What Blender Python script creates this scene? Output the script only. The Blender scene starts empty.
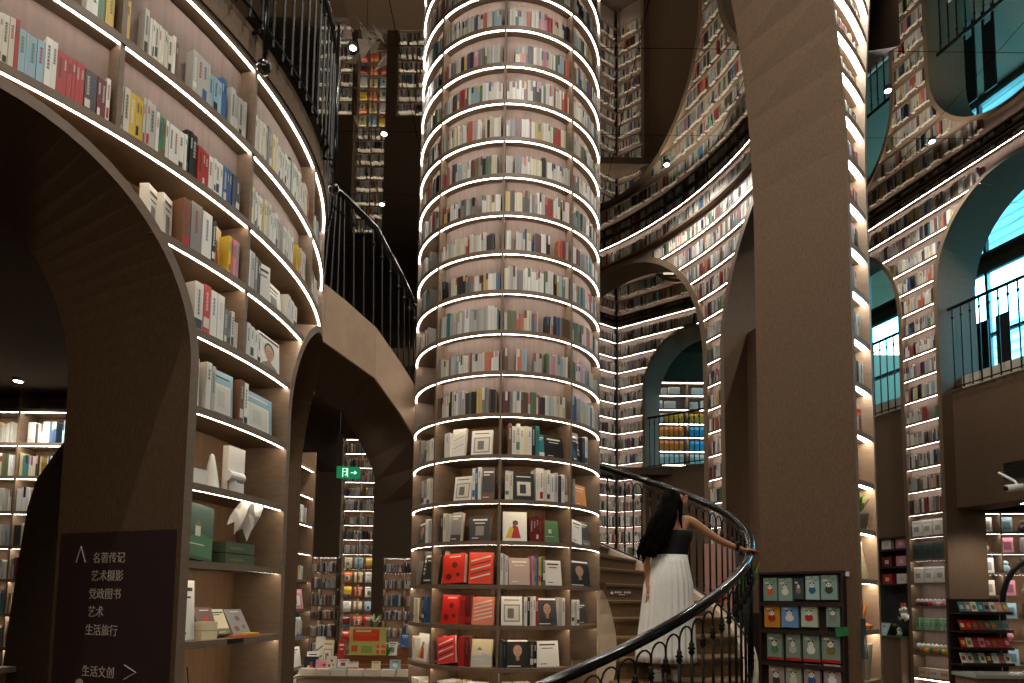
import bpy, math, random
from mathutils import Vector, Matrix
random.seed(11)
S = bpy.context.scene
COL = S.collection
D2R = math.pi/180

# ---------------------------------------------------------------- camera
cam_d = bpy.data.cameras.new('camera')
cam = bpy.data.objects.new('camera', cam_d)
COL.objects.link(cam)
cam_d.sensor_fit = 'HORIZONTAL'; cam_d.sensor_width = 36.0
cam_d.lens = 640/1024*36.0
cam_d.shift_y = (548-341.5)/1024
cam_d.clip_end = 200
TH, RH = 4.5*D2R, 0.7*D2R
fwd = Vector((0, math.cos(TH), math.sin(TH)))
up0 = Vector((0, -math.sin(TH), math.cos(TH)))
rt0 = Vector((1, 0, 0))
rt = rt0*math.cos(RH)+up0*math.sin(RH)
up = up0*math.cos(RH)-rt0*math.sin(RH)
cam.matrix_world = Matrix(((rt.x, up.x, -fwd.x, 0), (rt.y, up.y, -fwd.y, 0), (rt.z, up.z, -fwd.z, 1.6), (0, 0, 0, 1)))
S.camera = cam

# ---------------------------------------------------------------- world, exposure
W = bpy.data.worlds.new('sky'); S.world = W; W.use_nodes = True
bg = W.node_tree.nodes['Background']
bg.inputs[0].default_value = (0.13, 0.52, 0.74, 1); bg.inputs[1].default_value = 19.0
S.view_settings.view_transform = 'Standard'; S.view_settings.look = 'None'
S.view_settings.exposure = 0.0; S.view_settings.gamma = 1.0; S.view_settings.use_curve_mapping = False
S.cycles.use_denoising = True
S.cycles.max_bounces = 6; S.cycles.diffuse_bounces = 3; S.cycles.glossy_bounces = 3
S.cycles.sample_clamp_indirect = 4.0
LED_POWER = 14.0
CEIL = 8.95

# ---------------------------------------------------------------- materials
def lin(h):
    h = h.lstrip('#'); v = [int(h[i:i+2], 16)/255 for i in (0, 2, 4)]
    return tuple(((c+0.055)/1.055)**2.4 if c > 0.04045 else c/12.92 for c in v)+(1.0,)

MATS = {}
def mat(name, hexc, rough=0.6, metal=0.0, noise=None, bump=0.0, nscale=(60, 60, 60), spec=0.4):
    if name in MATS: return MATS[name]
    m = bpy.data.materials.new(name); m.use_nodes = True
    nt = m.node_tree; b = nt.nodes['Principled BSDF']
    c = lin(hexc)
    b.inputs['Base Color'].default_value = c
    b.inputs['Roughness'].default_value = rough; b.inputs['Metallic'].default_value = metal
    b.inputs['Specular IOR Level'].default_value = spec
    tc = nt.nodes.new('ShaderNodeTexCoord'); mp = nt.nodes.new('ShaderNodeMapping')
    mp.inputs['Scale'].default_value = nscale
    nt.links.new(tc.outputs['Object'], mp.inputs[0])
    nz = nt.nodes.new('ShaderNodeTexNoise'); nz.inputs['Scale'].default_value = 1.0; nz.inputs['Detail'].default_value = 3
    nt.links.new(mp.outputs[0], nz.inputs['Vector'])
    k = noise if noise is not None else 0.12
    cr = nt.nodes.new('ShaderNodeMapRange'); cr.inputs[1].default_value = 0.25; cr.inputs[2].default_value = 0.75
    cr.inputs[3].default_value = 1-k; cr.inputs[4].default_value = 1+k
    nt.links.new(nz.outputs[0], cr.inputs[0])
    mx = nt.nodes.new('ShaderNodeVectorMath'); mx.operation = 'SCALE'
    mx.inputs[0].default_value = c[:3]
    nt.links.new(cr.outputs[0], mx.inputs['Scale'])
    nt.links.new(mx.outputs[0], b.inputs['Base Color'])
    if bump:
        bp = nt.nodes.new('ShaderNodeBump'); bp.inputs['Strength'].default_value = bump; bp.inputs['Distance'].default_value = 0.003
        nt.links.new(nz.outputs[0], bp.inputs['Height']); nt.links.new(bp.outputs[0], b.inputs['Normal'])
    MATS[name] = m; return m

def attr_mat(name, rough=0.45):
    m = bpy.data.materials.new(name); m.use_nodes = True
    nt = m.node_tree; b = nt.nodes['Principled BSDF']
    a = nt.nodes.new('ShaderNodeAttribute'); a.attribute_name = 'Col'
    nt.links.new(a.outputs['Color'], b.inputs['Base Color'])
    b.inputs['Roughness'].default_value = rough
    MATS[name] = m; return m

def emit(name, col, s):
    m = bpy.data.materials.new(name); m.use_nodes = True
    nt = m.node_tree; nt.nodes.clear()
    e = nt.nodes.new('ShaderNodeEmission'); o = nt.nodes.new('ShaderNodeOutputMaterial')
    e.inputs[0].default_value = col; e.inputs[1].default_value = s
    nt.links.new(e.outputs[0], o.inputs[0]); MATS[name] = m; return m

LINEN = mat('brown_linen_wall', '#644e38', 0.75, noise=0.22, bump=0.5, nscale=(90, 90, 30))
LINEND = mat('dark_brown_linen', '#54422f', 0.78, noise=0.22, bump=0.5, nscale=(90, 90, 30))
WOOD = mat('brown_wood_veneer', '#7b6350', 0.5, noise=0.2, nscale=(70, 70, 3))
BOARD = mat('shelf_board_wood', '#75624f', 0.5, noise=0.15, nscale=(12, 12, 50))
BACK = mat('rosy_back_panel', '#87756b', 0.7, noise=0.14, nscale=(40, 40, 2))
BACKD = mat('brown_back_panel', '#7d5f42', 0.6, noise=0.2, nscale=(60, 60, 3))
PALE = mat('pale_plaster', '#c6b197', 0.7, noise=0.08, nscale=(8, 8, 8))
IRON = mat('black_iron', '#100e0c', 0.45, metal=0.3, noise=0.1)
RAILM = mat('black_lacquer_rail', '#131211', 0.16, noise=0.05, spec=0.8)
TREAD = mat('brown_stair_tread', '#6e5639', 0.5, noise=0.22, nscale=(5, 40, 40))
FLOORM = mat('dark_floor_tile', '#4a3d33', 0.3, noise=0.15, nscale=(3, 3, 3))
SIGNM = mat('dark_maroon_panel', '#3f2f2e', 0.4, noise=0.1)
LETTER = mat('pale_lettering', '#c8beb0', 0.6, noise=0.02)
BLACKM = mat('black_plastic', '#100f0f', 0.4, noise=0.05)
WHITEM = mat('white_card', '#e9e6dd', 0.6, noise=0.04)
LED = emit('led_strip', (1.0, 0.83, 0.64, 1), LED_POWER*1.8)
LED_WALL = emit('led_strip_narrow', (1.0, 0.90, 0.80, 1), LED_POWER*1.6)
LAMPE = emit('lamp_disc', (0.9, 0.95, 1.0, 1), 25.0)
COLM = attr_mat('printed_paper')
FABW = mat('white_crinkled_cotton', '#eceae2', 0.85, noise=0.06, nscale=(30, 30, 60), bump=0.6)

MIRROR = bpy.data.materials.new('mirror_ceiling'); MIRROR.use_nodes = True
_b = MIRROR.node_tree.nodes['Principled BSDF']
_b.inputs['Base Color'].default_value = (0.58, 0.56, 0.52, 1); _b.inputs['Metallic'].default_value = 1; _b.inputs['Roughness'].default_value = 0.015
_tc = MIRROR.node_tree.nodes.new('ShaderNodeTexCoord'); _br = MIRROR.node_tree.nodes.new('ShaderNodeTexBrick')
_br.offset = 0.0; _br.inputs['Scale'].default_value = 1.0; _br.inputs['Brick Width'].default_value = 1.6; _br.inputs['Row Height'].default_value = 1.6
_br.inputs['Mortar Size'].default_value = 0.006
_br.inputs['Color1'].default_value = _br.inputs['Color2'].default_value = (0.58, 0.56, 0.52, 1); _br.inputs['Mortar'].default_value = (0.03, 0.03, 0.03, 1)
MIRROR.node_tree.links.new(_tc.outputs['Object'], _br.inputs[0]); MIRROR.node_tree.links.new(_br.outputs[0], _b.inputs['Base Color'])

# ---------------------------------------------------------------- helpers
class MB:
    def __init__(s): s.v = []; s.f = []; s.c = []
    def quad(s, a, b, c, d, col=None):
        n = len(s.v); s.v += [tuple(a), tuple(b), tuple(c), tuple(d)]; s.f.append((n, n+1, n+2, n+3)); s.c.append(col)
    def tri(s, a, b, c, col=None):
        n = len(s.v); s.v += [tuple(a), tuple(b), tuple(c)]; s.f.append((n, n+1, n+2)); s.c.append(col)
    def poly(s, pts, col=None):
        n = len(s.v); s.v += [tuple(p) for p in pts]; s.f.append(tuple(range(n, n+len(pts)))); s.c.append(col)
    def hexa(s, p, col=None, cols=None, skip=()):
        """p: 8 corners, bottom 0-3 ccw, top 4-7"""
        n = len(s.v); s.v += [tuple(q) for q in p]
        F = [(0, 3, 2, 1), (4, 5, 6, 7), (0, 1, 5, 4), (1, 2, 6, 5), (2, 3, 7, 6), (3, 0, 4, 7)]
        for i, f in enumerate(F):
            if i in skip: continue
            s.f.append(tuple(n+j for j in f)); s.c.append(cols[i] if cols else col)
    def box(s, O, X, Y, Z, col=None, cols=None, skip=()):
        O, X, Y, Z = Vector(O), Vector(X), Vector(Y), Vector(Z)
        s.hexa([O, O+X, O+X+Y, O+Y, O+Z, O+X+Z, O+X+Y+Z, O+Y+Z], col, cols, skip)
    def abox(s, x0, x1, y0, y1, z0, z1, col=None):
        s.box((x0, y0, z0), (x1-x0, 0, 0), (0, y1-y0, 0), (0, 0, z1-z0), col)
    def tube(s, pts, r, n=8, col=None, sq=(1, 1), cap=True, rs=None):
        pts = [Vector(p) for p in pts]; base = len(s.v); m = len(pts)
        prev = None
        for i, p in enumerate(pts):
            t = (pts[min(i+1, m-1)]-pts[max(i-1, 0)]).normalized()
            ref = Vector((0, 0, 1)) if abs(t.z) < 0.95 else Vector((1, 0, 0))
            a = t.cross(ref).normalized(); b = a.cross(t).normalized()
            if prev is not None and a.dot(prev) < 0: a, b = -a, -b
            prev = a
            rr = rs[i] if rs else r
            for k in range(n):
                th = 2*math.pi*k/n
                s.v.append(tuple(p+a*math.cos(th)*rr*sq[0]+b*math.sin(th)*rr*sq[1]))
        for i in range(m-1):
            for k in range(n):
                k2 = (k+1) % n
                s.f.append((base+i*n+k, base+i*n+k2, base+(i+1)*n+k2, base+(i+1)*n+k)); s.c.append(col)
        if cap:
            s.f.append(tuple(base+k for k in range(n))[::-1]); s.c.append(col)
            s.f.append(tuple(base+(m-1)*n+k for k in range(n))); s.c.append(col)
    def lathe(s, O, prof, n=16, col=None, axis=None, cols=None):
        """prof: list of (r, z)"""
        base = len(s.v); O = Vector(O)
        for r, z in prof:
            for k in range(n):
                th = 2*math.pi*k/n; s.v.append((O.x+r*math.cos(th), O.y+r*math.sin(th), O.z+z))
        for i in range(len(prof)-1):
            for k in range(n):
                k2 = (k+1) % n
                s.f.append((base+i*n+k, base+i*n+k2, base+(i+1)*n+k2, base+(i+1)*n+k)); s.c.append(cols[i] if cols else col)
        s.f.append(tuple(base+k for k in range(n))[::-1]); s.c.append(cols[0] if cols else col)
        s.f.append(tuple(base+(len(prof)-1)*n+k for k in range(n))); s.c.append(cols[-1] if cols else col)
    def ball(s, c, r, n=10, col=None, sc=(1, 1, 1)):
        c = Vector(c); prof = [(r*math.sin(math.pi*(i+0.02)/(n-0.96+1))*1.0, -r*math.cos(math.pi*(i+0.02)/(n-0.96+1))) for i in range(n+1)]
        base = len(s.v); k0 = len(s.v)
        s.lathe((0, 0, 0), prof, 12, col)
        for i in range(k0, len(s.v)):
            v = s.v[i]; s.v[i] = (c.x+v[0]*sc[0], c.y+v[1]*sc[1], c.z+v[2]*sc[2])
    def build(s, name, m, parent=None, smooth=False):
        me = bpy.data.meshes.new(name); me.from_pydata(s.v, [], s.f)
        if m is COLM or any(c is not None for c in s.c):
            at = me.color_attributes.new('Col', 'FLOAT_COLOR', 'CORNER')
            buf = []
            for f, c in zip(s.f, s.c):
                c = c or (0.6, 0.6, 0.6, 1); buf += list(c)*len(f)
            at.data.foreach_set('color', buf)
        me.materials.append(m)
        if smooth: me.polygons.foreach_set('use_smooth', [True]*len(me.polygons))
        me.validate(); me.update()
        o = bpy.data.objects.new(name, me); COL.objects.link(o)
        if parent is not None: o.parent = parent
        return o

def recenter(o, base):
    """move a top-level mesh's origin to its base point"""
    b = Vector(base); o.data.transform(Matrix.Translation(-b)); o.location = b; return o

def tag(o, label, cat, group=None, kind=None):
    o['label'] = label; o['category'] = cat
    if group: o['group'] = group
    if kind: o['kind'] = kind
    return o

def thing(name, label, cat, loc=(0, 0, 0), group=None):
    o = bpy.data.objects.new(name, None); COL.objects.link(o); o.location = loc
    o.empty_display_size = 0.1
    return tag(o, label, cat, group)

def adopt(o, parent):
    """parent a mesh that was built in world coordinates"""
    o.parent = parent
    if o.type == 'MESH': o.data.transform(Matrix.Translation(-parent.location))
    return o

def struct(name, mb, m):
    o = mb.build(name, m); o['kind'] = 'structure'; return o

class Arc:
    """circle wall; k=+1: shelf depth runs outward (seen from inside), k=-1: inward (a tower seen from outside)"""
    def __init__(s, cx, cy, R, k): s.cx, s.cy, s.R, s.k = cx, cy, R, k; s.L = R*D2R
    def P(s, a, d, z):
        r = s.R+s.k*d; t = a*D2R
        return Vector((s.cx+r*math.cos(t), s.cy+r*math.sin(t), z))
    def step(s): return 2.0 if s.R > 2 else 4.0
class Line:
    def __init__(s, x, y, ang, side):
        s.o = Vector((x, y, 0)); s.t = Vector((math.cos(ang*D2R), math.sin(ang*D2R), 0)); s.n = Vector((-s.t.y, s.t.x, 0))*side; s.L = 1.0
    def P(s, a, d, z): return s.o+s.t*a+s.n*d+Vector((0, 0, z))
    def step(s): return 50.0

def ahalf(ar, z):
    c, h, z0, zs, rise = ar[:5]
    if z < z0-1e-6: return 0
    if z <= zs: return h
    q = (z-zs)/rise
    return h*math.sqrt(1-q*q) if q < 1 else 0
def atop(ar, s):
    c, h, z0, zs, rise = ar[:5]
    x = abs(s-c)/h
    return zs+rise*math.sqrt(1-x*x) if x < 1 else None
def free(s0, s1, z, arches):
    iv = [(s0, s1)]
    for ar in arches:
        w = ahalf(ar, z)
        if w <= 0: continue
        a, b = ar[0]-w, ar[0]+w; out = []
        for x, y in iv:
            if b <= x or a >= y: out.append((x, y)); continue
            if a > x: out.append((x, a))
            if b < y: out.append((b, y))
        iv = out
    return [(x, y) for x, y in iv if (y-x) > 1e-3]
def samples(a, b, st):
    n = max(1, int(math.ceil((b-a)/st))); return [a+(b-a)*i/n for i in range(n+1)]
def sweep(mb, path, a, b, d0, d1, z0, z1, st=None, col=None):
    st = st or path.step(); ss = samples(a, b, st)
    sg = path.P(a, 0, 0); e = (path.P(a+0.1, 0, 0)-sg); dd = path.P(a, 1, 0)-sg
    flip = e.cross(dd).z < 0
    for i in range(len(ss)-1):
        p = [path.P(ss[i], d0, z0), path.P(ss[i+1], d0, z0), path.P(ss[i+1], d1, z0), path.P(ss[i], d1, z0),
             path.P(ss[i], d0, z1), path.P(ss[i+1], d0, z1), path.P(ss[i+1], d1, z1), path.P(ss[i], d1, z1)]
        if flip: p = [p[j] for j in (1, 0, 3, 2, 5, 4, 7, 6)]
        skip = []
        if i > 0: skip.append(3 if flip else 5)
        if i < len(ss)-2: skip.append(5 if flip else 3)
        mb.hexa(p, col, skip=skip)
def wallskin(mb, path, s0, s1, d, z0, z1, arches, ds, thick=0.0):
    """vertical skin at depth d around the arch openings"""
    arches = [(c_, h_+.014/path.L, z_, s_, r_+.014) for c_, h_, z_, s_, r_ in arches]
    cuts = set(samples(s0, s1, ds))
    for ar in arches:
        for q in (-1, -.985, -.95, -.88, -.77, -.62, -.45, -.25, 0, .25, .45, .62, .77, .88, .95, .985, 1):
            x = ar[0]+q*ar[1]
            if s0 < x < s1: cuts.add(x)
    cs = sorted(cuts)
    for a, b in zip(cs, cs[1:]):
        if b-a < 1e-5: continue
        m = (a+b)/2; hit = None
        for ar in arches:
            if abs(m-ar[0]) < ar[1]: hit = ar
        segs = []
        if hit is None: segs.append((z0, z0, z1, z1))
        else:
            ta, tb = atop(hit, a) or hit[3], atop(hit, b) or hit[3]
            if hit[2] > z0+0.01: segs.append((z0, z0, hit[2], hit[2]))
            segs.append((min(ta, z1), min(tb, z1), z1, z1))
        for za, zb, zc, zd in segs:
            if zc-za < 1e-3 and zd-zb < 1e-3: continue
            mb.quad(path.P(a, d, za), path.P(b, d, zb), path.P(b, d, zd), path.P(a, d, zc))
def arch_line(ar, z_bot, n=36):
    c, h, z0, zs, rise = ar[:5]
    pts = [(c-h, max(z_bot, z0)), (c-h, zs)]
    pts += [(c-h*math.cos(math.pi*i/n), zs+rise*math.sin(math.pi*i/n)) for i in range(1, n)]
    pts += [(c+h, zs), (c+h, max(z_bot, z0))]
    return pts

def clamp(x, a, b): return max(a, min(b, x))

# ---------------------------------------------------------------- books
PAL = [('white', '#e4e1d6', 28), ('ivory', '#d6cfbb', 17), ('pale grey', '#b9b6ad', 14), ('grey', '#85807a', 7), ('cream', '#ddcfa4', 7),
       ('dark grey', '#3e3b39', 7), ('black', '#191716', 5), ('red', '#b2281f', 5), ('orange', '#d4652a', 3), ('yellow', '#d8b53a', 3),
       ('blue', '#35608f', 4), ('pale blue', '#93b4bf', 5), ('green', '#567d54', 4), ('teal', '#2d7d80', 2), ('pink', '#d48a9c', 2),
       ('brown', '#6d4a34', 4), ('olive', '#77703f', 2), ('dark red', '#6b1c1c', 3), ('purple', '#5b4c7d', 1)]
PD = {n: lin(h) for n, h, w in PAL}
PN = [n for n, h, w in PAL]; PW = [w for n, h, w in PAL]
PAPER = lin('#d9d2bf')
def shade(c, k): return (clamp(c[0]*k, 0, 1), clamp(c[1]*k, 0, 1), clamp(c[2]*k, 0, 1), 1)
stuff = MB()
def dull(c, k):
    g = (c[0]+c[1]+c[2])/3; return tuple(clamp((x*.72+g*.28)*k, 0, 1) for x in c[:3])+(1,)
def add_stuff_book(path, s, w, d, z, h, dep, cn, sgn):
    O = path.P(s, d, z); X = path.P(s+w/path.L*sgn, d, z)-O; Y = (path.P(s, d+dep, z)-O)
    c = dull(PD[cn], random.uniform(.7, 1.05))
    if X.cross(Y).z < 0: O = O+X; X = -X
    if h > .5*0.3 and w > 0.018 and random.random() < .5:
        k = random.uniform(.5, .75); c2 = dull(PD[random.choice(PN)], .85)
        stuff.box(O, X, Y, (0, 0, h*k), c, skip=(0, 4))
        stuff.box(O+Vector((0, 0, h*k)), X, Y, (0, 0, h*(1-k)), c2, cols=[c, PAPER, c2, c, c, c], skip=(0, 4))
    else:
        stuff.box(O, X, Y, (0, 0, h), c, cols=[c, PAPER, c, c, c, c], skip=(0, 4))

BOOKS = []
def book(O, X, Y, w, dep, h, cn, label, group, marks='spine', lean=0.0, pages=False, spine2=None, col=None):
    """O: front bottom left corner; X to the right along the shelf, Y into the shelf. one mesh (+ page block child)"""
    X = Vector(X).normalized(); Y = Vector(Y).normalized(); Z = Vector((0, 0, 1))
    if lean:
        Z2 = (Z*math.cos(lean)+X*math.sin(lean)); X2 = X*math.cos(lean)-Z*math.sin(lean)
        if lean > 0: pass
        else: X2 = X*math.cos(lean)-Z*math.sin(lean)
    else: Z2, X2 = Z, X
    c = col or shade(PD[cn], random.uniform(.9, 1.1)); mb = MB(); t = min(0.003, w*.2)
    o3 = Vector((0, 0, 0))
    mb.box(o3, X2*t, Y*dep, Z2*h, c)                       # near cover board
    mb.box(o3+X2*(w-t), X2*t, Y*dep, Z2*h, c)              # far cover board
    mb.box(o3+X2*t, X2*(w-2*t), Y*t, Z2*h, c)              # spine
    if not pages: mb.box(o3+X2*t+Y*t+Z2*0.004, X2*(w-2*t), Y*(dep-2*t), Z2*(h-.008), PAPER)
    e = -Y*0.0006
    if marks == 'spine' and w > 0.011:
        s2 = spine2 or PD[random.choice(['black', 'white', 'dark grey', 'red', 'blue', 'ivory', 'green', 'white', 'dark grey'])]
        if abs(s2[0]-c[0])+abs(s2[1]-c[1])+abs(s2[2]-c[2]) < .25: s2 = PD['dark grey'] if sum(c[:3]) > .8 else PD['ivory']
        kind = random.random()
        if kind < .35:
            z0 = h*random.uniform(.05, .2); z1 = z0+h*random.uniform(.12, .25)
            mb.box(o3+X2*t+e+Z2*z0, X2*(w-2*t), Y*.0006, Z2*(z1-z0), s2)
        y = h*.88
        for i in range(random.randint(3, 7)):
            g = min(w*.5, h*.055); y -= g*1.35
            if y < h*.35: break
            gx = w*.5-g*.5
            mb.box(o3+X2*gx+e+Z2*y, X2*g, Y*.0006, Z2*g*.24, s2); mb.box(o3+X2*(gx+g*.35)+e+Z2*(y+g*.1), X2*g*.28, Y*.0006, Z2*g*.85, s2)
            mb.box(o3+X2*gx+e+Z2*(y+g*.6), X2*g, Y*.0006, Z2*g*.2, s2)
    o = mb.build('book', COLM)
    o.location = O
    tag(o, label, 'book', group)
    if pages:
        p = MB(); p.box(o3+X2*t+Y*t+Z2*0.004, X2*(w-2*t), Y*(dep-2*t), Z2*(h-.008), PAPER)
        p.build('page_block', COLM, o)
    BOOKS.append(o); return o

def ellipse(mb, c, X, Z, rx, rz, col, n=14, off=None):
    off = off or Vector((0, 0, 0))
    mb.poly([c+off+X*rx*math.cos(2*math.pi*i/n)+Z*rz*math.sin(2*math.pi*i/n) for i in range(n)], col)

def face_book(O, X, Y, w, h, t, cn, label, group, art=None, tilt=0.14, ac='dark grey', lean=0.0, name='book', cat='book', col=None):
    """a book shown cover out, leaning back a little. O: front bottom left corner"""
    X = Vector(X).normalized(); Y = Vector(Y).normalized(); Z = (Vector((0, 0, 1))*math.cos(tilt)+Y*math.sin(tilt)); N = Y*math.cos(tilt)-Vector((0, 0, 1))*math.sin(tilt)
    if lean:
        X, Z = X*math.cos(lean)+Z*math.sin(lean), Z*math.cos(lean)-X*math.sin(lean)
    c = col or shade(PD[cn], random.uniform(.92, 1.06)); mb = MB(); o3 = Vector((0, 0, max(0, math.sin(tilt)*t)+max(0, -math.sin(lean)*w)))
    cv = 0.0025
    mb.box(o3, X*w, N*cv, Z*h, c); mb.box(o3+N*(t-cv), X*w, N*cv, Z*h, c); mb.box(o3+N*cv, X*cv, N*(t-2*cv), Z*h, c)
    o = mb.build(name, COLM); o.location = O
    tag(o, label, cat, group)
    p = MB(); p.box(o3+X*cv+N*cv+Z*.003, X*(w-cv-.003), N*(t-2*cv), Z*(h-.006), PAPER); p.build('page_block', COLM, o)
    a = MB(); e = -N*0.0012; A = PD[ac]; lt = PD['white'] if sum(c[:3]) < 1.2 else PD['dark grey']
    def R(x, z, ww, hh, cc, k=1.0): a.box(o3+X*w*x+Z*h*z+e*k, X*w*ww, N*0.0008, Z*h*hh, cc)
    C0 = lambda x, z: o3+X*w*x+Z*h*z
    if art == 'portrait':
        skin = lin('#b98f74'); R(.04, .9, .92, .06, lt); R(.04, .03, .6, .03, lt)
        a.poly([C0(.06, .08)+e, C0(.94, .08)+e, C0(.84, .24)+e, C0(.6, .33)+e, C0(.4, .33)+e, C0(.16, .24)+e], A)
        a.poly([C0(.42, .24)+e*1.4, C0(.58, .24)+e*1.4, C0(.58, .42)+e*1.4, C0(.42, .42)+e*1.4], shade(skin, .75))
        ellipse(a, C0(.5, .64), X, Z, w*.235, h*.2, lin('#3b2f28'), off=e*1.6)
        ellipse(a, C0(.5, .58), X, Z, w*.2, h*.2, skin, off=e*2)
        for sx in (.42, .58): ellipse(a, C0(sx, .6), X, Z, w*.035, h*.013, PD['black'], 8, off=e*2.6)
        a.poly([C0(.485, .52)+e*2.6, C0(.515, .52)+e*2.6, C0(.505, .59)+e*2.6], shade(skin, .6)); ellipse(a, C0(.5, .465), X, Z, w*.06, h*.01, lin('#7a3f38'), 8, off=e*2.6)
    elif art == 'figure':
        ellipse(a, C0(.52, .62), X, Z, w*.12, h*.09, A, off=e); a.poly([C0(.3, .1)+e, C0(.75, .1)+e, C0(.62, .5)+e, C0(.42, .56)+e], PD['red'])
        a.poly([C0(.1, .1)+e*1.5, C0(.35, .1)+e*1.5, C0(.45, .42)+e*1.5, C0(.3, .5)+e*1.5], PD['yellow'])
    elif art == 'frame':
        R(.12, .12, .76, .6, A); R(.17, .16, .66, .52, PD['ivory'], 1.6); R(.3, .24, .3, .34, shade(A, .7), 2.2); R(.14, .86, .7, .03, lt)
    elif art == 'bands':
        R(.0, .0, 1, .22, A); R(.1, .84, .8, .05, lt); R(.1, .76, .5, .03, lt); R(.1, .06, .5, .03, PD['ivory'], 2)
    elif art == 'strokes':
        for k in range(5):
            z = .14+.14*k; a.poly([C0(.08, z)+e, C0(.9, z+.16)+e, C0(.9, z+.21)+e, C0(.08, z+.04)+e], A if k % 2 else PD['ivory'])
    elif art == 'spots':
        for x, z, r1 in ((.55, .62, .13), (.3, .22, .14), (.72, .28, .09)): ellipse(a, C0(x, z), X, Z, w*r1, h*r1*.8, A, off=e)
        R(.3, .88, .5, .035, PD['ivory'])
    elif art == 'scene':
        a.poly([C0(.02, .05)+e, C0(.98, .05)+e, C0(.98, .4)+e, C0(.5, .5)+e, C0(.02, .36)+e], A)
        R(.3, .42, .2, .18, PD['ivory'], 1.6); a.poly([C0(.26, .6)+e*2, C0(.54, .6)+e*2, C0(.4, .72)+e*2], PD['olive']); R(.05, .26, .6, .02, PD['ivory'], 2)
    else:
        R(.15, .82, .7, .06, lt); R(.25, .7, .5, .03, lt); R(.15, .1, .3, .03, lt)
        if art == 'block': R(.3, .22, .4, .38, A)
    a.build('cover_print', COLM, o)
    BOOKS.append(o); return o

def rows_books(path, s0, s1, sgn, z, hgt, ups, arches, dep=0.16, d=0.05, fill=.93, maker=None, hk=(.6, .78), cluster=None):
    """fill one shelf row from viewer's left to right; hgt is the clear row height"""
    iv = [(a, b) for a, b in free(s0, s1, z+hgt*.85, arches)]
    iv2 = free(s0, s1, z, arches)
    segs = []
    for a, b in iv:
        for x, y in iv2:
            p, q = max(a, x), min(b, y)
            if q-p > .05/path.L:
                cut = sorted([p]+[u for u in ups if p < u < q]+[q])
                segs += [(u, v) for u, v in zip(cut, cut[1:])]
    for a, b in segs:
        g = .018/path.L; a += g; b -= g
        if b-a < .05/path.L: continue
        s = a if sgn > 0 else b; end = b if sgn > 0 else a
        if random.random() > fill+.05: continue
        base = random.uniform(*hk); cn = None; run = 0; idx = 0
        while True:
            w = random.choice([.014, .018, .02, .024, .028, .034])*random.uniform(.9, 1.15)*(.84 if maker else .72)
            if (end-s)*sgn < w/path.L: break
            if run <= 0: run = random.randint(1, 4); cn = random.choices(PN, PW)[0]; bh = base*random.uniform(.86, 1.06); r0 = random.random()
            if random.random() > fill: s += sgn*random.uniform(.02, .09)/path.L; run = 0; continue
            h = clamp(bh, .4, .86)*hgt
            if maker: maker(path, s, w, d+random.uniform(0, .012), z, h, dep, cn, sgn, idx)
            else: add_stuff_book(path, s, w, d+random.uniform(0, .012), z, h, dep, cn, sgn)
            idx += 1; run -= 1; s += sgn*(w+.0015)/path.L

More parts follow.
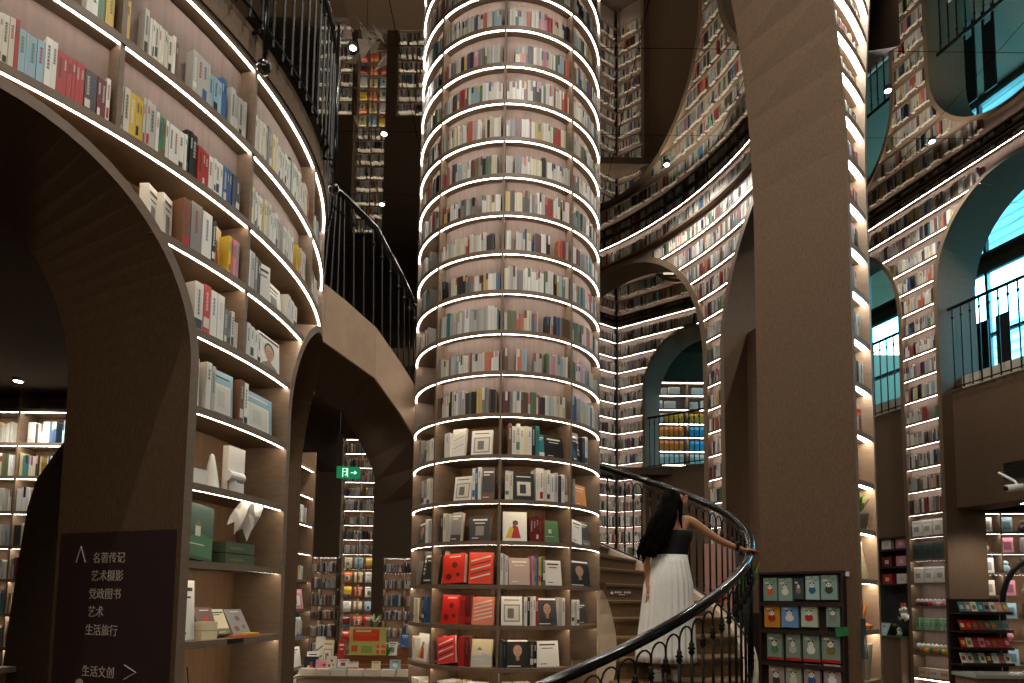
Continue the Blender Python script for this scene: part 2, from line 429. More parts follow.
BT = 0.032
def bookcase(name, label, cat, path, s0, s1, leds, depth, T, arches, ups, z0, z1, basept, led_ok=lambda z: True,
             back=None, frame_w=.055, matb=None, mats=None, rear=True, led_w=.02, ends=(True, True), frames=True, board_over=.0, skin_arches=None, strong=lambda z: True):
    back = back or BACK; mats = mats or BOARD
    root = thing(name, label, cat, basept)
    st = path.step()
    for z in leds:
        for a, b in free(s0, s1, z+.01, arches):
            if (b-a)*path.L < .05: continue
            mb = MB(); lb = MB(); a += .005/path.L; b -= .005/path.L
            sweep(mb, path, a, b, -board_over, depth, z, z+BT); sweep(mb, path, a, b, -board_over, .010-board_over, z-.006, z)
            if led_ok(z):
                e = .02/path.L
                if b-a > 3*e: sweep(lb, path, a+e, b-e, .014-board_over, .014+led_w-board_over, z-.005, z-.0005)
            sh = adopt(mb.build('shelf', mats), root)
            if lb.v:
                l = lb.build('light_strip', LED_WALL if strong(z) else LED, sh); l.data.transform(Matrix.Translation(-Vector(basept)))
    mb = MB(); wallskin(mb, path, s0, s1, depth, z0, z1, arches, st*1.5)
    if mb.v: adopt(mb.build('back_panel', back), root)
    if rear and T > depth:
        mb = MB(); wallskin(mb, path, s0, s1, T, z0, z1, arches, st*1.5)
        if mb.v: adopt(mb.build('rear_panel', LINEND), root)
    for u in ups:
        mb = MB(); lo = z0
        segs = [(z0, z1)]
        for ar in arches:
            if abs(u-ar[0]) < ar[1]: segs = ([(z0, ar[2])] if ar[2] > z0+.05 else [])+[(atop(ar, u), z1)]
        t = .011/path.L
        for a, b in segs:
            if b-a > .05: sweep(mb, path, u-t, u+t, .006, depth, a, b, st=99)
        if mb.v: adopt(mb.build('upright', mats), root)
    t = .02/path.L
    for q, (u, on) in enumerate(((s0, ends[0]), (s1, ends[1]))):
        if on:
            mb = MB(); sweep(mb, path, u-t, u+t, -.004, T, z0, z1, st=99); adopt(mb.build('end_panel', LINEN), root)
    if frames:
        for ar in arches:
            fr = MB(); li = MB(); ln = arch_line(ar, z0)
            fw = frame_w
            nr = []
            for (a, za), (b, zb) in zip(ln, ln[1:]):
                dx, dz = (b-a)*path.L, zb-za; l = math.hypot(dx, dz) or 1; nr.append((-dz/l, dx/l))
            vn = []
            for i in range(len(ln)):
                p_, q_ = nr[max(i-1, 0)], nr[min(i, len(nr)-1)]; x, y = p_[0]+q_[0], p_[1]+q_[1]; l = math.hypot(x, y) or 1; vn.append((x/l, y/l))
            off = [(ln[i][0]+vn[i][0]*fw/path.L, ln[i][1]+vn[i][1]*fw) for i in range(len(ln))]
            for i in range(len(ln)-1):
                (a, za), (b, zb) = ln[i], ln[i+1]; ao, bo = off[i], off[i+1]
                if (a < s0-.01 and b < s0-.01) or (a > s1+.01 and b > s1+.01): continue
                if za > z1 and zb > z1: continue
                f0, f1 = path.P(a, -.006, za), path.P(b, -.006, zb)
                g0, g1 = path.P(ao[0], -.006, ao[1]), path.P(bo[0], -.006, bo[1])
                h0, h1 = path.P(ao[0], depth, ao[1]), path.P(bo[0], depth, bo[1])
                fr.quad(f0, f1, g1, g0); fr.quad(g0, g1, h1, h0)
                li.quad(f0, f1, path.P(b, T, zb), path.P(a, T, za))
            if fr.v: adopt(fr.build('arch_frame', matb or BOARD), root)
            if li.v: adopt(li.build('arch_lining', LINEN), root)
    return root

# ================================================================ SETTING
fl = MB(); fl.abox(-14, 21, -6, 21, -.1, 0); struct('floor', fl, FLOORM)
ce = MB(); cpts = [(-14.1, -6.2), (16.5, -6.2), (16.1, -4.76), (8.05, 20.0), (-14.1, 20.0)]; ce.poly([(x, y, CEIL) for x, y in cpts][::-1]); ce.poly([(x, y, CEIL+.1) for x, y in cpts])
for (x0, y0), (x1, y1) in zip(cpts, cpts[1:]+cpts[:1]): ce.quad((x0, y0, CEIL), (x1, y1, CEIL), (x1, y1, CEIL+.1), (x0, y0, CEIL+.1))
struct('ceiling', ce, MIRROR)
for nm, a in (('wall_back', (-14, 14, 18.5, 18.7)), ('wall_front', (-14, 21, -6.2, -6)), ('wall_left', (-14.2, -14, -6, 19))):
    m = MB(); m.abox(*a, 0, CEIL); struct(nm, m, LINEND)
# outer right wall with the large daylight windows (upper floor), parallel to the right book wall
def ow(s0, s1, d0, d1, z0, z1, mb):
    n_ = Vector((.951, .309, 0)); t_ = Vector((.309, -.951, 0)); a = Vector((7.0, 11.25, z0))+t_*s0+n_*d0
    mb.box(a, n_*(d1-d0), t_*(s1-s0)*-1 if False else t_*(s1-s0), (0, 0, z1-z0)) if False else mb.hexa([a, a+t_*(s1-s0), a+t_*(s1-s0)+n_*(d1-d0), a+n_*(d1-d0)]+[q_+Vector((0, 0, z1-z0)) for q_ in (a, a+t_*(s1-s0), a+t_*(s1-s0)+n_*(d1-d0), a+n_*(d1-d0))])
wr = MB(); ow(-8, 18, 3.6, 3.8, 0, 5.3, wr); ow(-8, 18, 3.6, 3.8, 8.8, CEIL, wr); ow(-8, -5, 3.6, 3.8, 5.3, 8.8, wr); ow(7, 18, 3.6, 3.8, 5.3, 8.8, wr)
struct('wall_right', wr, LINEND)
GREYM = mat('grey_window_metal', '#5d6a70', .4, metal=.3)
for k in range(4):
    s0 = -5+3*k; m = MB()
    for q0 in (0, 1.0, 2.0): ow(s0+q0, s0+q0+.06, 3.62, 3.72, 5.3, 8.8, m)
    for zz in (5.3, 7.3, 8.72): ow(s0, s0+3, 3.62, 3.72, zz, zz+.07, m)
    struct('window_%d' % (k+1), m, GREYM)
nb = thing('neighbouring_building', 'pale ribbed building wall seen outside through the daylight windows', 'building', (16, 14, 0))
m = MB(); ow(-16, 24, 10, 10.3, 0, 10.5, m); adopt(m.build('wall', mat('pale_cladding', '#c4d2cd', .8)), nb)
m = MB()
for k in range(34): ow(-16, 24, 9.97, 10.0, .2+.3*k, .26+.3*k, m)
adopt(m.build('cladding_ribs', mat('grey_cladding_rib', '#93aca8', .8)), nb); nb.children[-1]['kind'] = 'stuff'
# upper floor slabs
m = MB(); m.abox(-14, -3.35, 3.4, 12, 3.95, 4.7); struct('trim_1', m, LINEND)
m = MB()
for k in range(24):
    a, b = 2*math.pi*k/24, 2*math.pi*(k+1)/24
    c = (-4.243, 4.243)
    q = lambda t, z: (c[0]+1.9*math.cos(t), c[1]+1.9*math.sin(t), z)
    m.tri((c[0], c[1], 3.94), q(b, 3.94), q(a, 3.94)); m.quad(q(a, 3.94), q(b, 3.94), q(b, 4.9), q(a, 4.9))
for k in range(40):
    a, b = (-80+136*k/40)*D2R, (-80+136*(k+1)/40)*D2R
    q = lambda t, r, z: (c[0]+r*math.cos(t), c[1]+r*math.sin(t), z)
    m.quad(q(a, 1.8, 4.885), q(b, 1.8, 4.885), q(b, 2.8, 4.885), q(a, 2.8, 4.885))
struct('trim_2', m, LINEND)
m = MB(); m.abox(-3.35, -.9, 8.4, 12, 4.7, 4.95); struct('trim_3', m, LINEND)
m = MB(); m.abox(1.2, 9, 15.9, 18.5, 4.75, 4.93); struct('trim_4', m, LINEND)

# ================================================================ LEFT TOWER
LT = Arc(-4.243, 4.243, 2.8, -1)
LTL = [.13, .53, .93, 1.33, 1.74, 2.14, 2.54, 2.94, 3.34, 3.72, 4.17, 4.68]
LTA = [(-42, 19.7, 0, 2.75, .89), (16.2, 19.7, 0, 2.75, .89)]
def up_(path, root, u, za, zb, depth=.3, m=None):
    mb = MB(); t = .011/path.L; sweep(mb, path, u-t, u+t, .006, depth, za, zb, st=99)
    adopt(mb.build('upright', m or BOARD), root)
lt = bookcase('tower_bookcase', 'big round brown bookcase tower at left with curved lit shelves over dark arches', 'bookcase', LT, -80, 56,
              LTL, .3, .94, LTA, [], 0, 4.88, (-1.65, 3.18, 0), back=BACKD, frame_w=.05, led_w=.0125, strong=lambda z: z > 3.8, ends=(True, True), rear=True)
m = MB(); sweep(m, LT, -80, 56, .105, .11, 3.76, 4.67); adopt(m.build('back_panel', BACK), lt)
m = MB(); sweep(m, LT, -80, 56, -.012, .03, 4.71, 4.88); adopt(m.build('fascia', LINEN), lt)
for u in (-66.5, -49, -31, -14.5, 3.2, 20.5, 38): up_(LT, lt, u, 3.75, 4.68, .105)
up_(LT, lt, -14.5, 2.97, 3.72, .3)
LTU = [-66.5, -49, -31, -14.5, 3.2, 20.5, 38]

ORD = ['first', 'second', 'third', 'fourth', 'fifth', 'sixth', 'seventh', 'eighth', 'ninth', 'tenth', 'eleventh', 'twelfth', 'thirteenth', 'fourteenth',
       'fifteenth', 'sixteenth', 'seventeenth', 'eighteenth', 'nineteenth', 'twentieth']
def ordw(n):
    if n < 20: return ORD[n]
    t = {2: 'twenty', 3: 'thirty', 4: 'forty', 5: 'fifty'}[(n+1)//10]; r = (n+1) % 10
    return t+'-'+ORD[r-1] if r else {'twenty': 'twentieth', 'thirty': 'thirtieth', 'forty': 'fortieth', 'fifty': 'fiftieth'}[t]
def thick(w): return 'slim' if w < .02 else ('thick' if w > .029 else 'medium-thick')
def lt_maker(rowname, group):
    st = {'bay': None, 'n': 0}
    def mk(path, s, w, d, z, h, dep, cn, sgn, idx):
        if s > 3.2: return add_stuff_book(path, s, w, d, z, h, dep, random.choice([cn, 'white', 'ivory']), sgn)
        b = sum(1 for u in LTU if u < s)
        if st['bay'] != b: st['bay'] = b; st['n'] = 0
        bay = {1: 'far left bay', 2: 'second bay', 3: 'third bay', 4: 'fourth bay', 5: 'last bay'}.get(b, 'bay')
        n = st['n']; st['n'] += 1
        O = path.P(s, d, z); X = path.P(s+.1, d, z)-O; Y = path.P(s, d+.1, z)-O
        big = b <= 2
        book(O, X, Y, w, min(dep, .055), h, cn, '%s %s book, %s from left, %s, %s' % (thick(w), cn, ordw(n), rowname, bay), group)
    return mk
rA = random.getstate()
for z, hgt, nm, g, a0, a1 in ((4.17+BT, .478, 'left tower top shelf', 'books on the tower\'s topmost shelf', -34.5, 15), (3.72+BT, .418, 'left tower second shelf', 'books on the tower\'s second shelf', -43.5, 14)):
    mk = lt_maker(nm, g)
    rows_books(LT, a0, a1, 1, z, hgt, LTU, LTA, dep=.055, d=.028, fill=.985, maker=mk, hk=(.47, .58))

def lt_item(a, z, d=.05):
    O = LT.P(a, d, z); X = (LT.P(a+.1, d, z)-O).normalized(); Y = (LT.P(a, d+.1, z)-O).normalized(); return O, X, Y
G = 'books on the tower\'s lower shelves'
def lsp(row, a0, a1, z, cn, lab, h=.27, dep=.19, d=.04, spine2=None, col=None):
    O, X, Y = lt_item(a0, z, d); w = (a1-a0)*LT.L*.98
    return book(O, X, Y, w, dep, h, cn, lab, G, pages=True, spine2=spine2, col=col)
def lfc(a0, a1, z, cn, lab, h=.26, t=.03, d=.07, art=None, ac='dark grey', turn=0.0, tilt=.12, lean=0, name='book', cat='book', w=None, col=None):
    O, X, Y = lt_item(a0, z, d); w = w or (a1-a0)*LT.L*.95
    if turn:
        R_ = Matrix.Rotation(turn, 3, 'Z'); X = R_ @ X; Y = R_ @ Y
    return face_book(O, X, Y, w, h, t, cn, lab, G if cat == 'book' else None, art, tilt, ac, lean, name, cat, col=col)
zC, zD, zE, zF, zG, zH, zI = 3.34+BT, 2.94+BT, 2.54+BT, 2.14+BT, 1.74+BT, 1.33+BT, .93+BT
lfc(-26.9, -25.1, zC, 'white', 'thick white boxed book at the far left above the arch, grey spine patch', h=.25, t=.045, art='block', turn=.45, tilt=.02, ac='grey', w=.085)
lfc(-25.2, -23.6, zC, 'white', 'second thick white boxed book, right of its twin above the arch', h=.25, t=.045, art='block', turn=.45, tilt=.02, ac='grey', w=.085)
lsp('C', -23.4, -22.5, zC, 'brown', 'dark reddish brown spine beside the white boxed books', .27, spine2=PD['red'])
lsp('C', -22.4, -21.0, zC, 'grey', 'grey brown spine with pale bars of lettering', .28)
lsp('C', -20.9, -19.6, zC, 'white', 'white spine with blue grey lettering above the arch', .27, spine2=PD['blue'])
lsp('C', -19.5, -19.0, zC, 'black', 'thin black spine between a white spine and a cream cover', .26)
lfc(-18.9, -16.3, zC, 'cream', 'tall cream cover with faded floral print, standing face out', h=.28, art='figure', ac='olive', turn=.35, tilt=.03)
for a, b, c, l in ((-16.25, -15.9, 'orange', 'thin orange spine'), (-15.85, -15.45, 'pink', 'pink spine'), (-15.4, -15.15, 'pink', 'thinner pink spine'), (-15.1, -14.95, 'pale grey', 'thin pale grey spine')):
    lsp('C', a-.3, b-.3, zC, c, l+' in the bright cluster left of the wooden upright', .235)
lsp('C', -16.95, -16.6, zC, 'yellow', 'yellow spine in the bright cluster left of the wooden upright', .235)
for i, (a, b, c, h, l) in enumerate(((-13.9, -13.0, 'white', .25, 'white spine with small dark lettering'), (-12.9, -12.3, 'pale grey', .25, 'pale grey spine'), (-12.2, -11.6, 'grey', .24, 'grey spine'),
                        (-11.5, -11.0, 'dark grey', .235, 'dark grey spine with red mark'))):
    lsp('C', a, b, zC, c, l+' right of the wooden upright, upper lower shelf', h)
lfc(-10.6, -8.6, zC, 'white', 'plain white book standing at an angle right of the upright', h=.25, art=None, turn=-.3, tilt=.02)
lfc(-8.3, -4.2, zC, 'white', 'wide white box cover with grey window panel', h=.2, art='block', ac='grey', t=.05)
for i, (a, b) in enumerate(((-3.9, -2.9), (-2.8, -1.7), (-1.6, -.5))): lsp('C', a, b, zC, 'white', ['white spine just right of the grey window box', 'middle white spine of three at the shelf end', 'last white spine at the end of the shelf'][i], .2-.01*i)
lsp('D', -21.4, -20.3, zD, 'white', 'broad white spine at the shelf end beside the arch rim', .27)
red = lsp('D', -20.2, -19.3, zD, 'red', 'red spine with white characters between white books', .28, col=lin('#c8453c'))
lsp('D', -19.2, -18.3, zD, 'white', 'white spine with green and blue marks right of the red one', .27, spine2=PD['blue'])
lsp('D', -18.2, -17.2, zD, 'white', 'plain thick white spine second right of the red one', .27, spine2=PD['ivory'])
for i in range(2): lsp('D', -17.1+.55*i, -16.6+.55*i, zD, 'grey', ['thin grey ribbed spine', 'second thin grey ribbed spine'][i]+' before the upright', .21)
lsp('D', -15.98, -15.5, zD, 'white', 'white spine with broad pale cover side before the upright', .22); lsp('D', -15.45, -14.85, zD, 'ivory', 'short ivory spine against the wooden upright', .17)
lsp('D', -14.1, -13.5, zD, 'orange', 'narrow orange spine just right of the upright', .21)
for i in range(4): lsp('D', -13.2+.75*i, -12.5+.75*i, zD, 'white', ['first', 'second', 'third', 'fourth'][i]+' of four white spines right of the orange one', .215-.008*i)
lfc(-9.6, -4.4, zD, 'white', 'white cover with square grey portrait photograph, end of its shelf', h=.24, t=.045, art='portrait', ac='grey', tilt=.05)
lfc(-21.3, -19.6, zE, 'white', 'white cover with blue block, first on its shelf', h=.28, t=.05, art='block', ac='blue', tilt=.03)
lsp('E', -19.3, -18.6, zE, 'white', 'white spine with a black title and pink top', .27, spine2=PD['black'])
lsp('E', -18.5, -18.0, zE, 'pale grey', 'thin pale grey spine before the cover with a figure', .26)
lfc(-17.8, -14.3, zE, 'pale blue', 'pale blue white cover with small brown figure in white panel', h=.265, art='frame', ac='white', tilt=.04)
lsp('E', -13.9, -13.2, zE, 'brown', 'dark brown glossy spine', .26); lsp('E', -13.1, -12.4, zE, 'white', 'white spine with vertical dark title beside the brown one', .255, spine2=PD['black'])
lfc(-12.1, -6.0, zE, 'pale blue', 'light blue cover with white label panel at the shelf end', h=.24, art='frame', ac='white', tilt=.05)

# white letter blocks (shelf F)
def deco(name, label, cat, mb, m, base, smooth=False):
    o = mb.build(name, m, None, smooth); recenter(o, base); tag(o, label, cat); return o
O, X, Y = lt_item(-20.6, zF, .1)
m = MB(); m.box(O, X*.17, Y*.07, (0, 0, .1)); deco('decorative_box', 'low white box with faint grey writing lying on a tower shelf', 'box', m, WHITEM, O)
m = MB(); O2 = O+Y*.08+Vector((0, 0, 0)); m.hexa([O2, O2+X*.1, O2+X*.1+Y*.03, O2+Y*.03, O2+Vector((0, 0, .24)), O2+X*.1+Vector((0, 0, .15)), O2+X*.1+Y*.03+Vector((0, 0, .15)), O2+Y*.03+Vector((0, 0, .24))])
deco('decorative_wedge', 'white slanting wedge block behind the low white box', 'ornament', m, WHITEM, O2)
O, X, Y = lt_item(-16.6, zF, .1); m = MB()
m.lathe(O, [(.05, 0), (.045, .01), (.03, .1), (.012, .19), (.004, .2)], 14); deco('decorative_cone', 'small white cone between the low box and the white slab', 'ornament', m, WHITEM, O, True)
O, X, Y = lt_item(-14.6, zF, .07); m = MB(); m.box(O, X*.14, Y*.04, (0, 0, .27)); deco('decorative_slab', 'upright white rectangular slab on a tower shelf', 'ornament', m, WHITEM, O)
O, X, Y = lt_item(-15.5, zF, .04); m = MB(); m.tube([O+Vector((0, 0, .09)), O+Vector((0, 0, .09))+X*.12], .03, 12); m.tube([O+X*.05+Vector((0, 0, 0)), O+X*.05+Vector((0, 0, .08))], .02, 10)
deco('decorative_roll', 'short white cylinder on a stub in front of the white slab', 'ornament', m, WHITEM, O)
# shelf G
lfc(-20.3, -15.4, zG, 'green', 'large grey green cover with a small white cottage, leaning on its shelf', h=.3, t=.03, art='scene', ac='green', tilt=.1, lean=-.1, w=.17, col=lin('#4a5f4b'))
GRB = lin('#4c5a45')
for k in range(2):
    O, X, Y = lt_item(-14.6, zG+.065*k, .06); m = MB(); m.box(O, X*.25, Y*.17, (0, 0, .06), GRB); m.box(O+X*.03-Y*.001+Vector((0, 0, .02)), X*.12, Y*.001, (0, 0, .014), PD['olive'])
    o = m.build('storage_box', COLM); recenter(o, O); tag(o, ['flat dark green box lying under its twin on a tower shelf', 'flat dark green box lying on top of its twin'][k], 'box', 'dark green boxes')
O, X, Y = lt_item(-12.9, 2.14-.005, .03); m = MB()
nx = 6
for i in range(nx):
    for j in range(3):
        f = lambda i, j: O+X*(.19*i/nx)+Y*(.02*math.sin(i*1.7+j)+.03*j)+Vector((0, 0, -.045*j-.02*i/nx*j+.012*math.sin(i*2.1)*j))
        m.quad(f(i, j), f(i, j+1), f(i+1, j+1), f(i+1, j))
o = m.build('hanging_leaflet', WHITEM); sm = o.modifiers.new('s', 'SOLIDIFY'); sm.thickness = .002; recenter(o, O); tag(o, 'crumpled white leaflet hanging from the shelf edge over the green boxes', 'leaflet')
# shelf H
lsp('H', -21.0, -20.9+.2, zH, 'white', 'thin white spine at the left end above the hanging dark vase', .3)
lfc(-20.6, -18.6, zH, 'white', 'tall white cover with a faint orange picture, leaning left on its shelf', h=.31, art=None, ac='ivory', tilt=.05, turn=.2, w=.12)
for k in range(2):
    O, X, Y = lt_item(-18.0, zH+.048*k, .05); m = MB(); m.box(O, X*.11, Y*.12, (0, 0, .045), PD['cream']); o = m.build('gift_box', COLM); recenter(o, O)
    tag(o, ['small cream carton lying under another beside the tall white cover', 'small cream carton stacked on top of another'][k], 'box', 'small cream cartons')
lfc(-17.6, -14.6, zH, 'brown', 'tan card set with red and white tags leaning behind the cream cartons', h=.17, art='spots', ac='red', tilt=.4, name='card_set', cat='card set', w=.13)
lfc(-14.9, -12.6, zH, 'cream', 'pale yellow leaning box next to the opened card set', h=.15, t=.05, art='bands', ac='olive', tilt=.45, name='gift_box', cat='box', w=.1)
lfc(-12.2, -8.0, zH, 'grey', 'grey case showing a brown round item, leaning at the shelf end', h=.16, art='spots', ac='brown', tilt=.5, name='presentation_case', cat='case', w=.16)
O, X, Y = lt_item(-13.4, zH, .02); m = MB(); m.box(O, X*.24, Y*.05, (0, 0, .012), PD['orange']); m.box(O+X*.1+Vector((0, 0, .012)), X*.12, Y*.045, (0, 0, .008), PD['yellow'])
o = m.build('postcard_packet', COLM); recenter(o, O); tag(o, 'flat orange postcard packet lying along the shelf edge', 'packet')
m = MB(); O, X, Y = lt_item(-15.2, 1.335, -.002); m.box(O, X*.13, Y*.003, (0, 0, .024)); adopt(m.build('shelf_label', BLACKM), lt)
# shelf I
O, X, Y = lt_item(-18.2, zI, .1); m = MB()
m.lathe(O, [(.012, 0), (.035, .02), (.045, .05), (.035, .085), (.012, .1), (.01, .11)], 16); o = m.build('bud_vase', BLACKM, None, True); recenter(o, O); tag(o, 'small dark round bud vase holding one bare twig', 'vase')
m = MB(); B_ = O+Vector((0, 0, .1)); m.tube([B_, B_+Vector((0, 0, .07))-X*.01, B_+Vector((0, 0, .16))-X*.025], .003, 6); deco('twig', 'thin bare twig standing in the small dark vase', 'twig', m, BLACKM, B_)
O, X, Y = lt_item(-16.4, zI, .07); m = MB(); m.box(O, X*.27, Y*.15, (0, 0, .09), PD['ivory']); m.box(O+X*.02+Vector((0, 0, .09)), X*.24, Y*.13, (0, 0, .02), PD['white']); o = m.build('gift_box', COLM); recenter(o, O); tag(o, 'wide ivory box on the lowest visible shelf of the left tower', 'box')
m = MB(); O, X, Y = lt_item(-21.2, 1.16, .296); m.box(O, X*.035, Y*.01, (0, 0, .08)); deco('wall_socket', 'small cream wall switch plate in the lowest visible compartment', 'switch', m, WHITEM, O)

# balustrade of the tower balcony
def flat_text(body, origin, X, Z, size, m, parent, name='lettering', thick=.0015, align='LEFT'):
    cu = bpy.data.curves.new(name, 'FONT'); cu.body = body; cu.size = size; cu.align_x = align; cu.extrude = thick/2
    o = bpy.data.objects.new(name, cu); COL.objects.link(o)
    bpy.context.view_layer.update()
    dg = bpy.context.evaluated_depsgraph_get(); me = bpy.data.meshes.new_from_object(o.evaluated_get(dg))
    bpy.data.objects.remove(o); o = bpy.data.objects.new(name, me); COL.objects.link(o)
    me.materials.clear(); me.materials.append(m)
    X = Vector(X).normalized(); Z = Vector(Z).normalized(); N = X.cross(Z)
    M4 = Matrix(((X.x, Z.x, N.x, origin[0]), (X.y, Z.y, N.y, origin[1]), (X.z, Z.z, N.z, origin[2]), (0, 0, 0, 1)))
    me.transform(M4)
    if parent is not None:
        o.parent = parent; me.transform(Matrix.Translation(-parent.matrix_world.translation if False else -Vector(parent.location)))
    return o

TB = Arc(-4.243, 4.243, 2.8, -1)
bal = thing('balcony_railing', 'black iron railing with ball-ended posts on top of the left bookcase tower', 'railing', tuple(LT.P(0, -.06, 4.95)))
m = MB(); m.tube([LT.P(a, -.05, 5.88) for a in samples(-80, 40, 3)], .024, 10, sq=(1.1, .9)); adopt(m.build('handrail', RAILM, None, True), bal)
m = MB(); m.tube([LT.P(a, -.05, 4.93) for a in samples(-80, 40, 3)], .012, 6); m.tube([LT.P(a, -.05, 5.78) for a in samples(-80, 40, 3)], .009, 6); adopt(m.build('bottom_rail', IRON), bal)
m = MB(); m.tube([(0, 0, 0), (0, 0, .93)], .0085, 6)
proto = m.build('baluster', IRON, bal)
for k in range(52):
    a = -70+2.1*k
    b = proto if k == 0 else proto.copy()
    if k: COL.objects.link(b); b.parent = bal
    b.location = LT.P(a, -.05, 4.87)-bal.location
for a in (-16.0, 5.8, -48):
    m = MB(); p0 = LT.P(a, -.1, 4.62); m.tube([p0, p0+Vector((0, 0, 1.3))], .014, 8); m.ball(p0, .042, 10); m.tube([LT.P(a, -.1, 4.85), LT.P(a, .0, 4.85)], .01, 6)
    adopt(m.build('post', RAILM, None, True), bal)

# wayfinding sign on the arch jamb of the left tower
ja = -22.35*D2R; jr = Vector((math.cos(ja), math.sin(ja), 0)); jn = Vector((math.sin(ja), -math.cos(ja), 0))   # along jamb (to the right), towards viewer
jc = Vector((-4.243, 4.243, 0))
def jp(r, z, e=0): return jc+jr*r+jn*e+Vector((0, 0, z))
sg = thing('direction_sign', 'dark maroon direction sign with pale Chinese section names and arrows', 'sign', tuple(jp(2.3, .8, .0)))
m = MB(); m.box(jp(1.9, .8, 0), jr*.875, -jn*-.006, (0, 0, 1.125)); adopt(m.build('panel', SIGNM), sg)
for body, r, z in (('名著传记', 2.175, 1.765), ('艺术摄影', 2.17, 1.67), ('党政图书', 2.16, 1.575), ('艺术', 2.16, 1.48), ('生活旅行', 2.15, 1.385), ('生活文创', 2.145, 1.17)):
    flat_text(body, jp(r, z, .008), jr, (0, 0, 1), .062, LETTER, sg)
def strokes(mb, pts, w, e=.009):
    for (r0, z0), (r1, z1) in zip(pts, pts[1:]):
        mb.tube([jp(r0, z0, e), jp(r1, z1, e)], w, 4)
m = MB(); strokes(m, [(2.045, 1.765), (2.078, 1.852), (2.118, 1.765)], .003); adopt(m.build('arrow', LETTER), sg)
m = MB(); strokes(m, [(2.465, 1.238), (2.55, 1.205), (2.465, 1.163)], .003); adopt(m.build('arrow', LETTER), sg)
m = MB(); m.tube([jp(2.13, 1.12, .006), jp(2.13, 1.12, .009)], .03, 14); adopt(m.build('marker_dot', LETTER), sg)

# ================================================================ CENTRAL COLUMN
CP = Arc(-.07, 6.8, 1.0, -1)
CL = [.18, .56, .94, 1.32, 1.69, 2.09, 2.47, 2.89, 3.28, 3.68, 4.07, 4.46, 4.85, 5.23, 5.61, 5.98, 6.36, 6.74, 7.12, 7.5, 7.88, 8.26, 8.64]
CU = [-176, -134, -93, -51, -9, 33, 75, 117, 150]
co = bookcase('column_bookcase', 'tall round column of lit ring shelves packed with books in the centre', 'bookcase', CP, -180, 180, CL, .36, .36, [], CU, 0, CEIL, (-.07, 6.8, 0),
              back=BACKD, led_w=.0125, strong=lambda z: z > 3.5, ends=(False, False), rear=False, frames=False)
m = MB(); sweep(m, CP, -134, 184, .095, .1, 3.31, CEIL); sweep(m, CP, -176, -134, .095, .1, 5.27, CEIL); adopt(m.build('rosy_back_panel', BACK), co)
for i, z in enumerate(CL):
    if z < 3.2 or z > 8.6: continue
    hgt = (CL[i+1] if i+1 < len(CL) else CEIL)-z-BT
    for a0, a1 in zip(CU, CU[1:]):
        if a0 >= 33: continue
        if a0 == -176 and z < 4.0: continue
        if a0 == -176 and z < 5.2:
            rows_books(CP, -166, -145, 1, z+BT, hgt, [], [], d=.04, fill=.9, hk=(.6, .75)); continue
        rows_books(CP, a0, a1, 1, z+BT, hgt, [], [], d=.025, fill=.98, dep=.05, hk=(.54, .68))

def cphi(px, d=.05):   # angle on the column of a point px metres right of its axis (a chord)
    return -90+math.degrees(math.asin(clamp(px/(1.0-d), -1, 1)))
GC = 'books on the column\'s lower shelves'
rown = {}
def col_item(x0, z, d=.05):
    a = cphi(x0, d); O = CP.P(a, d, z); X = (CP.P(a+.1, d, z)-O).normalized(); Y = (CP.P(a, d+.1, z)-O).normalized(); return O, X, Y, a
ROWN = {7: 'column top open shelf', 6: 'column second open shelf', 5: 'column third open shelf', 4: 'column fourth open shelf', 3: 'column fifth open shelf', 2: 'column sixth open shelf', 1: 'column lowest shelf'}
BAYN = ['far left bay', 'left bay', 'right bay', 'far right bay']
seen = {}
def bayof(x): return 0 if x < -.7 else (1 if x < -.05 else (2 if x < .63 else 3))
def csp(row, p0, p1, n, cn, h=.74, lean=0, spine2=None):
    """n spines between photo offsets p0..p1 (hundredths of the radius)"""
    cns = cn if isinstance(cn, list) else [cn]*n
    z = CL[row]+BT; hg = CL[row+1]-z
    a0, a1 = cphi(p0), cphi(p1); da = (a1-a0)/n
    for k in range(n):
        a = a0+da*k; O = CP.P(a, .045, z); X = (CP.P(a+.1, .045, z)-O); Y = (CP.P(a, .145, z)-O)
        b = bayof(p0); key = (row, b); i = seen.get(key, 0); seen[key] = i+1
        book(O, X, Y, da*CP.L*.96, .16, hg*h*random.uniform(.93, 1.03), cns[k], '%s spine, %s item in %s, %s' % (cns[k], ORD[i], BAYN[b], ROWN[row]), GC, lean=lean, spine2=spine2)
def cfc(row, p0, p1, cn, desc, h=.78, art=None, ac='dark grey', t=.03, tilt=.14, lean=0, d=.06, col=None, turn=0.0):
    z = CL[row]+BT; hg = CL[row+1]-z
    O, X, Y, a = col_item(p0, z, d); a1 = cphi(p1, d); w = (CP.P(a1, d, z)-O).length*.97
    X = (CP.P(a1, d, z)-O).normalized(); Y = Vector((-X.y, X.x, 0))
    if Y.dot(CP.P(a, d+.1, z)-O) < 0: Y = -Y
    b = bayof(p0); key = (row, b); i = seen.get(key, 0); seen[key] = i+1
    return face_book(O, X, Y, w, hg*h, t, cn, '%s, %s item, %s, %s' % (desc, ORD[i], BAYN[b], ROWN[row]), GC, art, tilt, ac, lean, col=col)
def q(px): return (px-505)/93.0*.95
